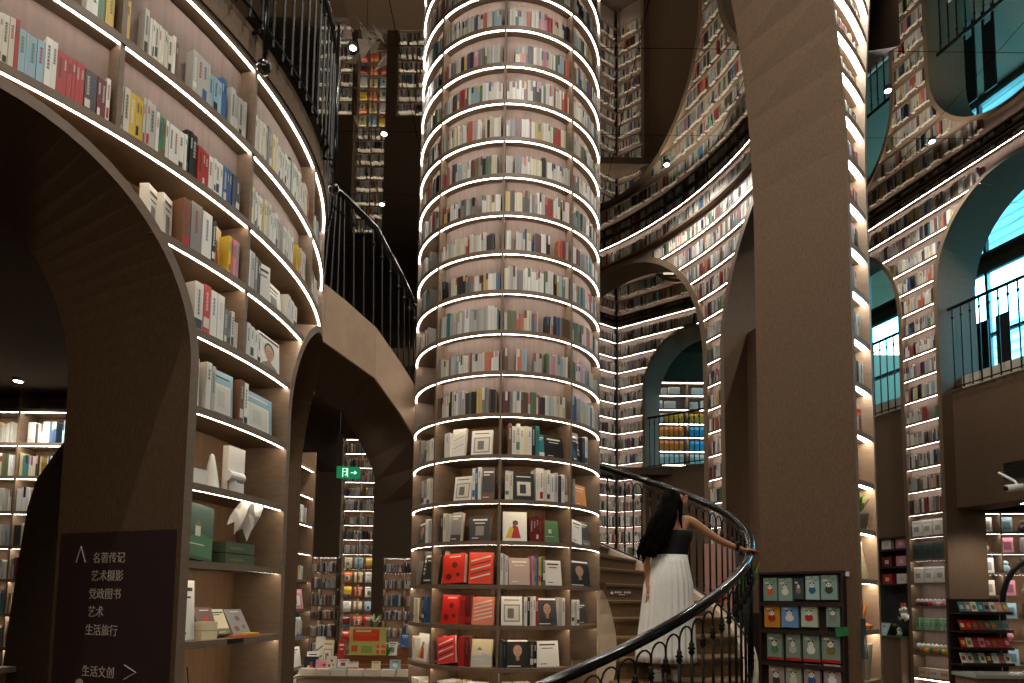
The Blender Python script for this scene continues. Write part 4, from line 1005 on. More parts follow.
def interp(t):
    i = min(int(t), len(fp)-2); u = t-i; return Vector(fp[i]).lerp(Vector(fp[i+1]), u)
hr = [(-2.0, 5.75, 5.62), (-1.8, 6.0, 5.60), (-1.71, 6.1, 5.57), (-1.47, 6.4, 5.44), (-1.25, 6.7, 5.09), (-1.11, 6.9, 4.82), (-.99, 7.2, 4.5), (-.96, 7.6, 4.2)]
m = MB(); m.tube(hr, .035, 8); adopt(m.build('handrail', RAILM), fr)
for k in range(17):
    t = .3+k*.33
    if t > 6.5: break
    p = interp(t); i = min(int(t), 6); h = Vector(hr[i]).lerp(Vector(hr[i+1]), t-i)
    m = MB(); m.tube([p, h], .010, 6); mp = p.lerp(h, .82); m.lathe(mp, [(.01, -.03), (.024, 0), (.01, .03)], 8)
    adopt(m.build('baluster', IRON), fr)

# ================================================================ WOMAN ON THE STAIR
SKIN = mat('warm_skin', '#b98563', .55, noise=.04, spec=.3)
HAIR = mat('dark_brown_hair', '#0b0806', .9, noise=.3, nscale=(150, 150, 6), bump=.4, spec=.06)
BLK = mat('black_ribbed_top', '#0a090a', .8, noise=.1, nscale=(150, 4, 4))
wo = thing('person', 'woman with long dark wavy hair, black strapless top and white skirt climbing the stair', 'person', (1.37, 5.62, .9))
def skin_body(name, chains, m, parent, lv=2, root=0):
    me = bpy.data.meshes.new(name); V = []; E = []; Rr = []
    for ch in chains:
        prev = None
        for j in ch:
            if isinstance(j, int): idx = j
            else:
                V.append(j[0]); Rr.append(j[1] if isinstance(j[1], tuple) else (j[1], j[1])); idx = len(V)-1
            if prev is not None: E.append((prev, idx))
            prev = idx
    me.from_pydata(V, E, [])
    o = bpy.data.objects.new(name, me); COL.objects.link(o); me.materials.append(m)
    sk = o.modifiers.new('skin', 'SKIN'); sk.use_smooth_shade = True
    for i, r in enumerate(Rr): me.skin_vertices[0].data[i].radius = r
    me.skin_vertices[0].data[root].use_root = True
    ss_ = o.modifiers.new('sub', 'SUBSURF'); ss_.levels = lv; ss_.render_levels = lv
    bpy.context.view_layer.update()
    dg = bpy.context.evaluated_depsgraph_get(); m2 = bpy.data.meshes.new_from_object(o.evaluated_get(dg)); bpy.data.objects.remove(o)
    m2.polygons.foreach_set('use_smooth', [True]*len(m2.polygons)); o = bpy.data.objects.new(name, m2); COL.objects.link(o)
    return adopt(o, parent)
Y0 = 5.58
body = skin_body('body', [
    [((1.375, Y0, 1.86), (.15, .105)), ((1.385, Y0, 1.97), (.125, .09)), ((1.40, Y0+.005, 2.10), (.13, .09)), ((1.41, Y0+.01, 2.22), (.145, .085)), ((1.415, Y0+.01, 2.315), (.085, .06)), ((1.42, Y0+.01, 2.37), (.05, .05)), ((1.425, Y0+.015, 2.42), (.05, .052)), ((1.43, Y0+.02, 2.485), (.078, .09)), ((1.43, Y0+.01, 2.545), (.075, .085))],
    [3, ((1.53, Y0+.02, 2.305), .056), ((1.585, Y0+.03, 2.29), .05), ((1.70, Y0+.04, 2.215), .041), ((1.815, Y0+.06, 2.145), .035), ((1.92, Y0+.08, 2.10), .031), ((2.03, Y0+.10, 2.065), .023), ((2.075, Y0+.11, 2.055), (.03, .017))],
    [3, ((1.29, Y0+.01, 2.295), .056), ((1.24, Y0+.01, 2.275), .05), ((1.20, Y0, 2.15), .04), ((1.175, Y0-.01, 2.02), .034), ((1.17, Y0-.03, 1.9), .03), ((1.175, Y0-.06, 1.76), .022), ((1.18, Y0-.07, 1.70), (.018, .03))],
    [0, ((1.30, Y0, 1.76), .092), ((1.285, Y0+.0, 1.38), .058), ((1.275, Y0+.02, 1.2), .052), ((1.262, Y0+.01, .98), .034)],
    [0, ((1.45, Y0, 1.76), .092), ((1.445, Y0+.0, 1.38), .058), ((1.44, Y0+.02, 1.2), .052), ((1.425, Y0+.01, .98), .034)],
], SKIN, wo, 2)
# right hand on the rail, left hand hanging: five separate fingers each
def hand(base, fwd_, side, nrm, curl, name):
    fwd_ = Vector(fwd_).normalized(); side = Vector(side).normalized(); nrm = Vector(nrm).normalized(); base = Vector(base)
    ch = [[(base-fwd_*.03, .02), (base+fwd_*.02, (.03, .014)), (base+fwd_*.055, (.034, .013))]]
    o = skin_body(name, ch, SKIN, wo, 2)
    L = [.066, .076, .071, .055]
    for i in range(4):
        b = base+fwd_*.075+side*(.026-.0175*i); p1 = b+fwd_*L[i]*.42+nrm*curl*.006; p2 = p1+fwd_*L[i]*.33+nrm*curl*.014; p3 = p2+fwd_*L[i]*.2+nrm*curl*.016
        skin_body('finger', [[(b-fwd_*.02, .0085), (b, .0088), (p1, .008), (p2, .0072), (p3, .006)]], SKIN, wo, 1)
    b = base+fwd_*.02+side*.03; skin_body('thumb', [[(b-side*.012, .0105), (b+fwd_*.022+side*.014, .0098), (b+fwd_*.046+side*.022+nrm*curl*.008, .0082), (b+fwd_*.062+side*.024+nrm*curl*.016, .0068)]], SKIN, wo, 1)
hand((2.075, Y0+.11, 2.058), (1, .12, -.05), (.1, -1, 0), (0, 0, -1), 1.0, 'palm')
hand((1.18, Y0-.075, 1.70), (.05, -.12, -1), (.9, .3, 0), (-.2, 1, 0), 1.0, 'palm')
# face: nose, lips, chin, ear and eye on the turned head (looking right)
m = MB()
hd = Vector((1.43, Y0+.015, 2.49)); fx = Vector((.98, .18, 0)).normalized(); fy = Vector((-fx.y, fx.x, 0))
o = skin_body('face', [[(hd+fx*.05+Vector((0, 0, .02)), (.05, .06)), (hd+fx*.062+Vector((0, 0, -.03)), (.042, .05)), (hd+fx*.062+Vector((0, 0, -.07)), (.028, .03))],
                      [0, (hd+fx*.098+Vector((0, 0, .015)), .012), (hd+fx*.108+Vector((0, 0, -.014)), .011)],
                      [1, (hd+fx*.102+Vector((0, 0, -.045)), (.013, .012))]], SKIN, wo, 2)
LIP = mat('rose_lips', '#a2544b', .5); EYE = mat('dark_eye', '#20160f', .3)
m = MB(); m.ball(hd+fx*.112+Vector((0, 0, -.045)), .012, 8, sc=(.7, .9, .55)); adopt(m.build('lips', LIP, None, True), wo)
for sgn in (-1, 1):
    m = MB(); m.ball(hd+fx*.093+fy*.03*sgn+Vector((0, 0, .022)), .011, 8, sc=(.6, 1, .6)); adopt(m.build('eye', EYE, None, True), wo)
    m = MB(); m.tube([hd+fx*.102+fy*.018*sgn+Vector((0, 0, .043)), hd+fx*.093+fy*.045*sgn+Vector((0, 0, .046))], .004, 5); adopt(m.build('eyebrow', HAIR), wo)
m = MB(); m.ball(hd-fx*.005-fy*.083+Vector((0, 0, .0)), .03, 8, sc=(.75, .35, 1)); adopt(m.build('ear', SKIN, None, True), wo)
# hair: cap plus long wavy locks down the back to the left
hair_ch = [[((1.415, Y0+.005, 2.54), (.085, .096)), ((1.385, Y0-.03, 2.49), (.085, .088)), ((1.34, Y0-.06, 2.42), (.08, .06)), ((1.30, Y0-.09, 2.32), (.085, .05)), ((1.26, Y0-.10, 2.22), (.10, .05)), ((1.225, Y0-.10, 2.12), (.105, .048)), ((1.20, Y0-.09, 2.03), (.09, .04)), ((1.19, Y0-.08, 1.96), (.05, .03))]]
skin_body('hair', hair_ch, HAIR, wo, 2)
random.seed(5)
for k in range(20):
    t = k/19; x0 = 1.345+.10*t; pts = []; x1 = 1.085+.245*t; zb = 1.93+.16*t+random.uniform(-.05, .04); ph = random.uniform(0, 6)
    for j in range(9):
        u = j/8; z = 2.53+(zb-2.53)*u; x = x0+(x1-x0)*min(1, u*1.25)**1.1+.014*math.sin(u*14+ph); y = Y0-.07-.085*math.sin(min(u*2.2, 1.57))+.012*math.sin(u*11+ph)
        pts.append((x, y, z))
    m = MB(); m.tube(pts, .02, 6, rs=[.012, .022, .026, .028, .028, .027, .024, .018, .005]); adopt(m.build('lock_of_hair', HAIR, None, True), wo)
m = MB(); m.tube([(1.44, Y0-.06, 2.52), (1.455, Y0-.085, 2.44), (1.45, Y0-.1, 2.36), (1.45, Y0-.1, 2.28), (1.465, Y0-.09, 2.22)], .02, 6, rs=[.02, .024, .018, .012, .004]); adopt(m.build('lock_of_hair', HAIR, None, True), wo)
# strapless top
def ring_surface(mb, rings, n=48, wave=None):
    base = len(mb.v)
    for (cx, cy, z, rx, ry, w, nn) in rings:
        for k in range(n):
            th = 2*math.pi*k/n; wv = 1+w*math.sin(nn*th+z*3)
            mb.v.append((cx+rx*wv*math.cos(th), cy+ry*wv*math.sin(th), z))
    for i in range(len(rings)-1):
        for k in range(n):
            k2 = (k+1) % n; mb.f.append((base+i*n+k, base+i*n+k2, base+(i+1)*n+k2, base+(i+1)*n+k)); mb.c.append(None)
m = MB(); ring_surface(m, [(1.377, Y0, 1.93, .150, .125, 0, 0), (1.385, Y0, 1.99, .147, .125, 0, 0), (1.395, Y0, 2.06, .150, .125, 0, 0), (1.408, Y0, 2.13, .162, .128, 0, 0), (1.415, Y0, 2.195, .17, .128, 0, 0), (1.415, Y0, 2.205, .160, .118, 0, 0)], 40)
adopt(m.build('strapless_top', BLK, None, True), wo)
# pleated skirt
rg = []
for k in range(16):
    u = k/15; z = 1.985-.91*u; rx = .15+.025*min(1, u*5)+.062*u+(.012 if u > .25 else 0); ry = .128+.05*min(1, u*5)+.055*u; cx = 1.377-.04*u
    rg.append((cx, Y0+.005, z, rx, ry, .008+.04*u, 24))
m = MB(); ring_surface(m, rg, 240); o = m.build('pleated_skirt', FABW, None, True); sm = o.modifiers.new('s', 'SOLIDIFY'); sm.thickness = .004; adopt(o, wo)
m = MB(); ring_surface(m, [(1.377, Y0, 1.955, .158, .134, 0, 0), (1.377, Y0, 1.993, .155, .131, 0, 0), (1.377, Y0, 1.995, .145, .12, 0, 0)], 40); adopt(m.build('waistband', FABW, None, True), wo)
SHOE = mat('white_sneaker', '#dcd6ca', .5)
for x in (1.26, 1.425):
    m = MB(); m.hexa([(x-.04, Y0-.06, .902), (x+.04, Y0-.06, .902), (x+.045, Y0+.17, .902), (x-.045, Y0+.17, .902), (x-.036, Y0-.05, .99), (x+.036, Y0-.05, .99), (x+.04, Y0+.16, .94), (x-.04, Y0+.16, .94)])
    o = m.build('sneaker', SHOE); bv = o.modifiers.new('b', 'BEVEL'); bv.width = .02; bv.segments = 3; adopt(o, wo)
    m = MB(); m.tube([(x, Y0+.008, .97), (x, Y0+.008, 1.02)], .043, 12); adopt(m.build('sock', FABW, None, True), wo)
m = MB(); m.tube([(1.985, Y0+.093, 2.082), (2.01, Y0+.097, 2.074)], .031, 12); m.box((1.983, Y0+.05, 2.085), (.035, 0, 0), (0, .03, 0), (0, 0, .028)); adopt(m.build('wristwatch', BLACKM), wo)

# ================================================================ BACKGROUND LEFT
def flat_case(label, x0, y, w, rows, depth=.3, ups=(), z1=None, bk=None, z0=0.0, led=True, ang=0):
    P_ = Line(x0, y, ang, 1)
    z1 = z1 or rows[-1]+BT
    r = bookcase('bookcase', label, 'bookcase', P_, 0, w, rows, depth, depth+.02, [], list(ups), z0, z1, (x0+w/2*math.cos(ang*D2R), y, z0), back=bk or BACKD, rear=False, led_w=.028, frames=False, led_ok=lambda z: led)
    return P_, r
def fill_case(P_, w, rows, dk=.03, ups=(), hk=(.55, .78), lo=0, hi=99, fill=.95):
    for i, z in enumerate(rows[:-1]):
        if lo <= z <= hi: rows_books(P_, .03, w-.03, 1, z+BT, rows[i+1]-z-BT, list(ups), [], fill=fill, d=dk, hk=hk)
def fill_faces(P_, w, rows, group, lab, cols, n=2, hgt=.7, name='book'):
    for ri, z in enumerate(rows):
        for k in range(n):
            g = w/n; x = .05+g*k; O = P_.P(x, .04, z+BT); cn = cols[(ri*n+k) % len(cols)]
            X = P_.P(1, 0, 0)-P_.P(0, 0, 0); Y = P_.P(0, 1, 0)-P_.P(0, 0, 0)
            face_book(O, X, Y, g*.72, .28, .03, cn, lab % (cn, ORD[k], ['lowest', 'second lowest', 'middle', 'second highest', 'highest'][ri]), group, [None, 'bands', 'frame', 'block'][(ri+k) % 4], ac=['orange', 'grey', 'blue', 'red', 'green'][(ri*2+k) % 5])
sr = [round(.35+.4*k, 2) for k in range(15)]
P1, _ = flat_case('narrow far bookcase with pinkish rows above orange lit shelves', -4.66, 17.5, .9, sr, z1=6.2, ups=(.45,))
fill_case(P1, .9, sr, lo=2.6)
fill_faces(P1, .9, sr[0:2], 'red covers on the far bookcase', '%s cover, %s on the %s shelf of the far narrow bookcase, low down', ['red', 'orange', 'red', 'dark red', 'orange', 'red'], 3)
fill_faces(P1, .9, sr[2:6], 'covers on the far orange shelves', 'large %s cover, %s on the %s lit shelf of the far narrow bookcase', ['white', 'cream', 'pale blue', 'yellow', 'orange', 'white', 'orange', 'cream'], 3)
lr = [.05, .5, .96, 1.33, 1.79, 2.23, 2.63]
P2, _ = flat_case('low dark bookcase behind the display table, left one', -5.75, 17.2, 1.15, lr, ups=(.57,)); fill_case(P2, 1.15, lr, ups=(.57,))
P3, _ = flat_case('low dark bookcase behind the display table, right one beside the column', -3.45, 17.2, 1.1, lr, ups=(.55,)); fill_case(P3, 1.1, lr, ups=(.55,))
m = MB(); m.abox(-3.76, -3.46, 17.2, 17.5, 0, CEIL); m.abox(-4.72, -4.66, 17.2, 17.5, 0, CEIL); m.abox(-3.46, -1.6, 17.2, 17.5, 2.66, CEIL); m.abox(-8, -4.72, 17.2, 17.5, 2.66, CEIL); m.abox(-4.66, -3.76, 17.4, 17.8, 6.2, CEIL); o = m.build('trim_9', LINEND); o['kind'] = 'structure'
# narrow pier of white lit shelves behind the tower
P4 = Line(-3.02, 8.75, 86, 1); r4 = [.15, .56, .98, 1.38, 1.8, 2.2, 2.62, 3.04, 3.45]
_r = bookcase('bookcase', 'narrow bookcase with white lit shelves seen edge-on behind the left tower', 'bookcase', P4, 0, .75, r4, .3, .8, [], [], 0, 3.75, (-3, 9, 0), led_w=.016, frames=False)
for i, z in enumerate(r4[:-1]):
    if i % 2 == 0 or i > 5: rows_books(P4, .05, .6, 1, z+BT, .36, [], [], fill=.9, d=.04)
fill_faces(P4, .75, r4[1:4], 'covers on the edge-on bookcase', '%s cover, %s from the near end, %s display shelf of the edge-on bookcase', ['white', 'pale blue', 'pink'], 1)
def plant(label, base, n, r, h, hexc='#4c7a35', name='potted_plant', seed=1, pot=True):
    random.seed(seed); t = thing(name, label, 'plant', base); b = Vector(base)
    z0 = .12 if pot else 0
    if pot:
        m = MB(); m.lathe((0, 0, 0), [(.05, 0), (.07, .12), (.075, .13)], 14); m.build('pot', mat('grey_pot', '#8b857a', .6), t, True)
    m = MB()
    for k in range(n):
        th = random.uniform(0, 6.28); e = random.uniform(.1, 1); p0 = Vector((0, 0, z0)); p1 = Vector((math.cos(th)*r*e*.5, math.sin(th)*r*e*.5, z0+h*random.uniform(.3, .7))); p2 = Vector((math.cos(th)*r*e, math.sin(th)*r*e, z0+h*random.uniform(.5, 1)))
        s = Vector((-math.sin(th), math.cos(th), 0))*r*.16
        m.tri(p0, p1-s, p1+s); m.quad(p1-s, p2-s*.5, p2+s*.5, p1+s); m.tri(p2-s*.5, p2+(p2-p1)*.3, p2+s*.5)
    m.build('foliage', mat('leaf_'+hexc[1:], hexc, .5, noise=.3), t)
    return t
plant('small green pot plant on the edge-on bookcase shelf', tuple(P4.P(.25, .08, 1.8+BT)), 26, .12, .16, seed=2)
# exit sign
ex = thing('exit_sign', 'green illuminated running man exit sign hanging from two rods', 'sign', (-2.34, 9.0, 3.28))
GS = emit('exit_green', (.02, .35, .12, 1), .55); WS = emit('exit_glyph', (.55, 1, .8, 1), 1.3)
m = MB(); X_ = Vector((.30, .06, -.0)); m.box((-.17, 0, 0), X_*1.05, (0, .025, 0), (0, 0, .17)); m.build('lit_panel', GS, ex)
m = MB(); e_ = Vector((0, -.003, 0)); b0 = Vector((-.06, .02, 0))
m.box(b0+Vector((.0, -.004, .04)), (.05, .01, 0), (0, .002, 0), (0, 0, .012)); m.box(b0+Vector((.02, -.004, .04)), (.012, .002, 0), (0, .002, 0), (0, 0, .075)); m.box(b0+Vector((-.015, -.004, .09)), (.05, .01, 0), (0, .002, 0), (0, 0, .012)); m.ball(b0+Vector((.03, 0, .13)), .011, 8, sc=(1, .2, 1))
m.box(b0+Vector((.035, .0, .015)), (.012, .002, 0), (0, .002, 0), (0, 0, .12)); m.box(b0+Vector((-.03, -.008, .015)), (.012, .002, 0), (0, .002, 0), (0, 0, .12)); m.box(b0+Vector((-.03, -.008, .135)), (.077, .014, 0), (0, .002, 0), (0, 0, .01))
m.box(b0+Vector((.085, .008, .075)), (.07, .014, 0), (0, .002, 0), (0, 0, .014)); m.tri(b0+Vector((.135, .012, .05)), b0+Vector((.175, .02, .082)), b0+Vector((.135, .012, .115)))
m.build('running_man_symbol', WS, ex)
for x in (-.14, .1):
    m = MB(); m.tube([(x, .015, .17), (x, .015, 1.4)], .004, 5); m.build('hanging_rod', IRON, ex)
# display table with books and the orange sign
tb = thing('display_table', 'low wide display table of books at the back left, light wooden front', 'table', (-2.1, 9.2, 0))
m = MB(); m.abox(-.88, 1.0, -.25, .6, .46, .5); m.build('tabletop', WOOD, tb)
m = MB(); m.abox(-.86, .98, -.22, .58, .0, .46); m.build('body', mat('light_wood', '#b09878', .55, noise=.12, nscale=(4, 30, 30)), tb)
m = MB(); m.abox(-.45, .75, .15, .6, .5, .62); m.abox(-.35, .75, .3, .6, .62, .74); m.abox(.1, .78, .3, .6, .74, .86); m.build('stepped_riser', mat('warm_wood', '#8a5732', .5, noise=.2, nscale=(4, 40, 40)), tb)
sgn_ = thing('promotion_sign', 'yellow green promotion board with orange title panel on the display table', 'sign', (-2.06, 9.32, .76))
m = MB(); m.box((-.27, 0, 0), (.53, 0, 0), (0, .03, 0), (0, 0, .4), lin('#b9b46a')); m.build('board', COLM, sgn_)
m = MB()
def SB(x, z, w, h, c, e=.001): m.box((x, -e, z), (w, 0, 0), (0, .001, 0), (0, 0, h), c)
SB(-.22, .2, .38, .17, lin('#d6451c')); SB(-.24, .05, .09, .09, lin('#c9562a')); SB(.12, .02, .13, .13, lin('#d8622c')); SB(-.1, .03, .16, .1, lin('#8fa04e')); SB(-.18, .33, .22, .025, PD['cream'], .002); SB(-.18, .285, .3, .018, PD['orange'], .002); SB(.17, .02, .015, .13, PD['cream'], .002); SB(.12, .08, .13, .015, PD['cream'], .002)
m.build('printed_face', COLM, sgn_)
random.seed(21)
nm = ['white', 'ivory', 'pale blue', 'white', 'cream', 'white', 'pale grey', 'ivory']
for k in range(9):
    x = -2.95+.228*k; cn = nm[k % 8]; m = MB(); m.box((0, 0, 0), (.21, 0, 0), (0, .17, 0), (0, 0, .05), PD[cn], cols=[PD[cn], PD[cn], PAPER, PAPER, PAPER, PAPER]); m.box((.005, .004, .05), (.2, 0, 0), (0, .16, 0), (0, 0, .035), PD[cn], cols=[PD[cn], shade(PD[cn], .9), PAPER, PAPER, PAPER, PAPER])
    o = m.build('book_stack', COLM); o.location = (x, 9.0, .5); tag(o, '%s low stack of flat books, %s from the left along the table front' % (cn, ORD[k]), 'books', 'stacks along the display table')
for k, (x, y, z, w, h, cn, art, ac) in enumerate(((-2.94, 9.3, .5, .17, .3, 'white', 'block', 'grey'), (-2.76, 9.15, .5, .22, .2, 'pink', 'spots', 'red'), (-2.93, 9.16, .5, .2, .24, 'black', 'figure', 'blue'), (-2.45, 9.15, .59, .16, .12, 'white', 'block', 'red'), (-2.78, 9.5, .5, .16, .45, 'cream', 'frame', 'grey'), (-2.55, 9.5, .5, .1, .45, 'red', None, 'grey'), (-1.62, 9.46, .86, .13, .2, 'blue', None, 'blue'), (-1.8, 9.48, .74, .13, .2, 'white', 'block', 'grey'), (-1.42, 9.5, .86, .12, .16, 'ivory', None, 'grey'))):
    face_book(Vector((x, y, z)), Vector((1, 0, 0)), Vector((0, 1, 0)), w, h, .03, cn, '%s upright cover on the display table, %s one counted from the left end' % (cn, ORD[k]), 'upright covers on the display table', art, ac=ac)
plant('bright green leafy plant right of the yellow promotion board', (-1.78, 9.34, .74), 24, .09, .14, '#3f9a3a', seed=4, pot=False)
plant('white flowering plant above the promotion board', (-2.05, 9.7, 1.0), 30, .14, .2, '#a9b089', seed=8)
plant('orange red blossoms behind the promotion board', (-2.3, 9.55, .98), 30, .13, .14, '#c8663e', seed=9, pot=False)

for k, (x, y, z, w, h, cn, art, ac) in enumerate(((-2.6, 9.12, .585, .14, .17, 'ivory', 'spots', 'red'), (-2.3, 9.08, .585, .16, .1, 'white', 'bands', 'orange'), (-1.7, 9.1, .585, .15, .13, 'pale blue', 'block', 'white'), (-1.95, 9.08, .585, .12, .11, 'cream', None, 'grey'), (-2.9, 9.55, .5, .13, .5, 'ivory', 'strokes', 'brown'))):
    face_book(Vector((x, y, z)), Vector((1, 0, 0)), Vector((0, 1, 0)), w, h, .025, cn, '%s small cover resting at the display table front, %s one listed from its kind' % (cn, ORD[k]) if False else '%s %s cover near the front of the display table' % (['small', 'low wide', 'low', 'tiny', 'tall'][k], cn), 'small covers on the display table', art, ac=ac)
# far left: bookcase and curved partition behind the big arch
lrz = [.15, .55, .95, 1.33, 1.72, 2.1, 2.5, 2.91, 3.3, 3.7]
P5, _ = flat_case('lit bookcase at the photo\'s left edge seen through the big arch', -7.2, 7.3, 2.3, lrz, ups=(1.45,), z1=3.95); fill_case(P5, 2.3, lrz, ups=(1.45,), hk=(.6, .8))
m = MB(); out = [(52, 690), (53, 600), (58, 510), (66, 425), (50, 447), (30, 480), (22, 510), (19, 540), (11, 620), (8, 690)]
pp = [(-4.31, .64), (-4.3, 1.48), (-4.26, 2.35), (-4.19, 3.18), (-4.35, 3.0), (-4.55, 2.68), (-4.62, 2.4), (-4.65, 2.1), (-4.72, 1.3), (-4.76, .6), (-4.78, 0), (-4.32, 0)]
n_ = len(pp)
m.poly([(x, 6.05, z) for x, z in pp]); m.poly([(x, 6.3, z) for x, z in pp][::-1])
for (x0, z0), (x1, z1) in zip(pp, pp[1:]+pp[:1]): m.quad((x0, 6.05, z0), (x0, 6.3, z0), (x1, 6.3, z1), (x1, 6.05, z1))
o = m.build('curved_partition', LINEND); recenter(o, (-4.5, 6.1, 0)); tag(o, 'dark brown partition with a curved leaning edge seen through the left arch', 'partition')
plant('green plant in the narrow gap left of the direction sign', (-4.75, 6.8, 1.1), 30, .12, .3, '#4f8a3c', seed=12)
m = MB(); m.abox(-5.1, -4.3, 6.75, 7.0, 0, 1.1); o = m.build('counter', WOOD); recenter(o, (-4.7, 6.8, 0)); tag(o, 'small wooden counter under the plant behind the left arch', 'counter')
for k in range(2):
    face_book(Vector((-4.95+.17*k, 5.6, .93)), Vector((1, 0, 0)), Vector((0, 1, 0)), .15, .16, .03, ['white', 'dark grey'][k], ['white picture card at the bottom left corner', 'dark picture card beside the white one, bottom left'][k], None, 'portrait', ac='blue', tilt=.3)
m = MB(); m.abox(-5.2, -4.5, 5.5, 5.9, .88, .93); m.abox(-5.15, -4.55, 5.55, 5.85, 0, .88); o = m.build('side_table', WOOD); recenter(o, (-4.8, 5.7, 0)); tag(o, 'small wooden stand at the bottom left corner carrying picture cards', 'table')

# ================================================================ LOWER RIGHT
random.seed(33)
def items_row(base_s, s1, row, n, name, label, cat, group, col, hh, ww, dd=.1, shape='box'):
    z = RL[row]+BT
    for k in range(n):
        s = base_s+(s1-base_s)*(k+.5)/n; O = WR.P(s, .06, z); X = (WR.P(s+.1, .06, z)-O).normalized(); Y = (WR.P(s, .16, z)-O).normalized(); c = col[k % len(col)]
        m = MB()
        if shape == 'box':
            m.box(-X*ww/2, X*ww, Y*dd, (0, 0, hh), c); m.box(-X*ww*.32-Y*.002+Vector((0, 0, hh*.3)), X*ww*.5, Y*.002, (0, 0, hh*.3), shade(c, .55)); m.box(-X*ww*.4-Y*.002+Vector((0, 0, hh*.82)), X*ww*.8, Y*.002, (0, 0, hh*.05), shade(c, .5))
        elif shape == 'doll':
            m.ball(Vector((0, 0, hh*.32))+Y*.04, hh*.33, 8, c); m.ball(Vector((0, 0, hh*.74))+Y*.04, hh*.27, 8, PD['white']); m.ball(Vector((-.02, 0, hh*.97))+Y*.04, hh*.09, 6, PD['black']); m.ball(Vector((.02, 0, hh*.97))+Y*.04, hh*.09, 6, PD['black'])
        o = m.build(name, COLM); o.location = O; tag(o, label % ORD[k], cat, group)
items_row(.02, .62, 5, 3, 'gift_box', 'white box with small picture, %s from left, upper white row, right wall', 'box', 'white boxes on the right wall, upper row', [PD['white']], .28, .18)
items_row(.02, .62, 4, 3, 'gift_box', 'dark slate green box with pale print, %s from the left on the right wall', 'box', 'slate boxes on the right wall', [lin('#3f4a48')], .28, .18)
items_row(.02, .62, 3, 3, 'gift_box', 'white box with ink picture, %s from left, lower white row, right wall', 'box', 'white boxes on the right wall, lower row', [PD['white']], .27, .18)
items_row(.02, .64, 2, 8, 'toy_figure', 'small red, black or pink toy, %s from the left on the right wall', 'toy', 'small toys on the right wall', [PD['dark red'], PD['black'], PD['dark red'], PD['red'], PD['pink'], PD['white'], PD['pink'], PD['white']], .13, .06, shape='doll')
items_row(.02, .64, 1, 7, 'tea_packet', 'pale green packet, %s from the left on the right wall', 'packet', 'green packets on the right wall', [lin('#8db596'), lin('#6fa57c'), lin('#9cc0a0')], .2, .07)
items_row(.02, .64, 0, 8, 'toy_figure', 'bright yellow, green or orange toy, %s from the left low on the right wall', 'toy', 'bright toys on the right wall', [PD['green'], PD['orange'], PD['yellow'], PD['green'], PD['orange'], PD['green'], PD['yellow'], PD['yellow']], .17, .07, shape='doll')
for z, s1, kk in ((.31, .64, 0), (-.09, .64, 1)): pass
xb = [RL[0]-.403, RL[0]-.806]
root_low = wr_
for z in xb:
    m = MB(); sweep(m, WR, -.05, .72, 0, .26, z, z+BT); sh = adopt(m.build('shelf', BOARD), wr_)
    l = MB(); sweep(l, WR, -.02, .7, .006, .03, z-.011, z-.001); lo_ = l.build('light_strip', LED, sh); lo_.data.transform(Matrix.Translation(-wr_.location))
def low_row(z, n, name, label, cat, group, cols, hh, ww, shape):
    for k in range(n):
        s = .04+.6*(k+.5)/n; O = WR.P(s, .06, z+BT); X = (WR.P(s+.1, .06, 0)-WR.P(s, .06, 0)).normalized(); Y = (WR.P(s, .16, 0)-WR.P(s, .06, 0)).normalized(); c = cols[k % len(cols)]; m = MB()
        if shape == 'box': m.box(-X*ww/2, X*ww, Y*.15, (0, 0, hh), c); m.box(-X*ww*.4-Y*.002+Vector((0, 0, hh*.35)), X*ww*.6, Y*.002, (0, 0, hh*.3), shade(c, .6))
        else: m.ball(Vector((0, 0, hh*.32))+Y*.04, hh*.33, 8, c); m.ball(Vector((0, 0, hh*.74))+Y*.04, hh*.27, 8, PD['white'])
        o = m.build(name, COLM); o.location = O; tag(o, label % ORD[k], cat, group)
low_row(xb[0], 3, 'flat_carton', 'cream flat carton, %s from the left on the lowest shelf of the right wall', 'box', 'cream cartons on the right wall', [lin('#cdb68f'), PD['ivory']], .15, .18, 'box')

# small cabinet in the narrow arch + niche
P6 = Line(*(WR.P(-.8, .12, 0).xy), -72, 1); r6 = [1.92, 2.24, 2.56, 2.78]
c6 = bookcase('wall_cabinet', 'small dark cabinet with red and white goods right of the pier', 'cabinet', P6, 0, .72, r6, .16, .16, [], [], 1.9, 2.8, tuple(P6.P(.36, 0, 1.9)), back=DARKW, rear=False, frames=False, led_ok=lambda z: False, mats=DARKW)
for ri in range(3):
    for k in range(2):
        O = P6.P(.1+.3*k, .04, r6[ri]+BT); X = P6.P(1, 0, 0)-P6.P(0, 0, 0); Y = P6.P(0, 1, 0)-P6.P(0, 0, 0); m = MB(); c = [PD['red'], PD['white'], PD['dark red'], PD['pink'], PD['white'], PD['pink']][ri*2+k]
        m.box((0, 0, 0), X*.2, Y*.08, (0, 0, .18), c); m.box(X*.06-Y*.002+Vector((0, 0, .05)), X*.08, Y*.002, (0, 0, .07), PD['ivory']); o = m.build('gift_box', COLM); o.location = O
        tag(o, '%s gift box, %s side, %s shelf of the small dark cabinet' % (['red', 'white', 'dark red', 'pink', 'white', 'pink'][ri*2+k], ['left', 'right'][k], ['bottom', 'middle', 'top'][ri]), 'box')
wr_box('trim_11', -2.4, -.06, .32, .4, 0, 1.9, mat('dark_mural', '#262b2c', .5, noise=.6, nscale=(5, 5, 5)))
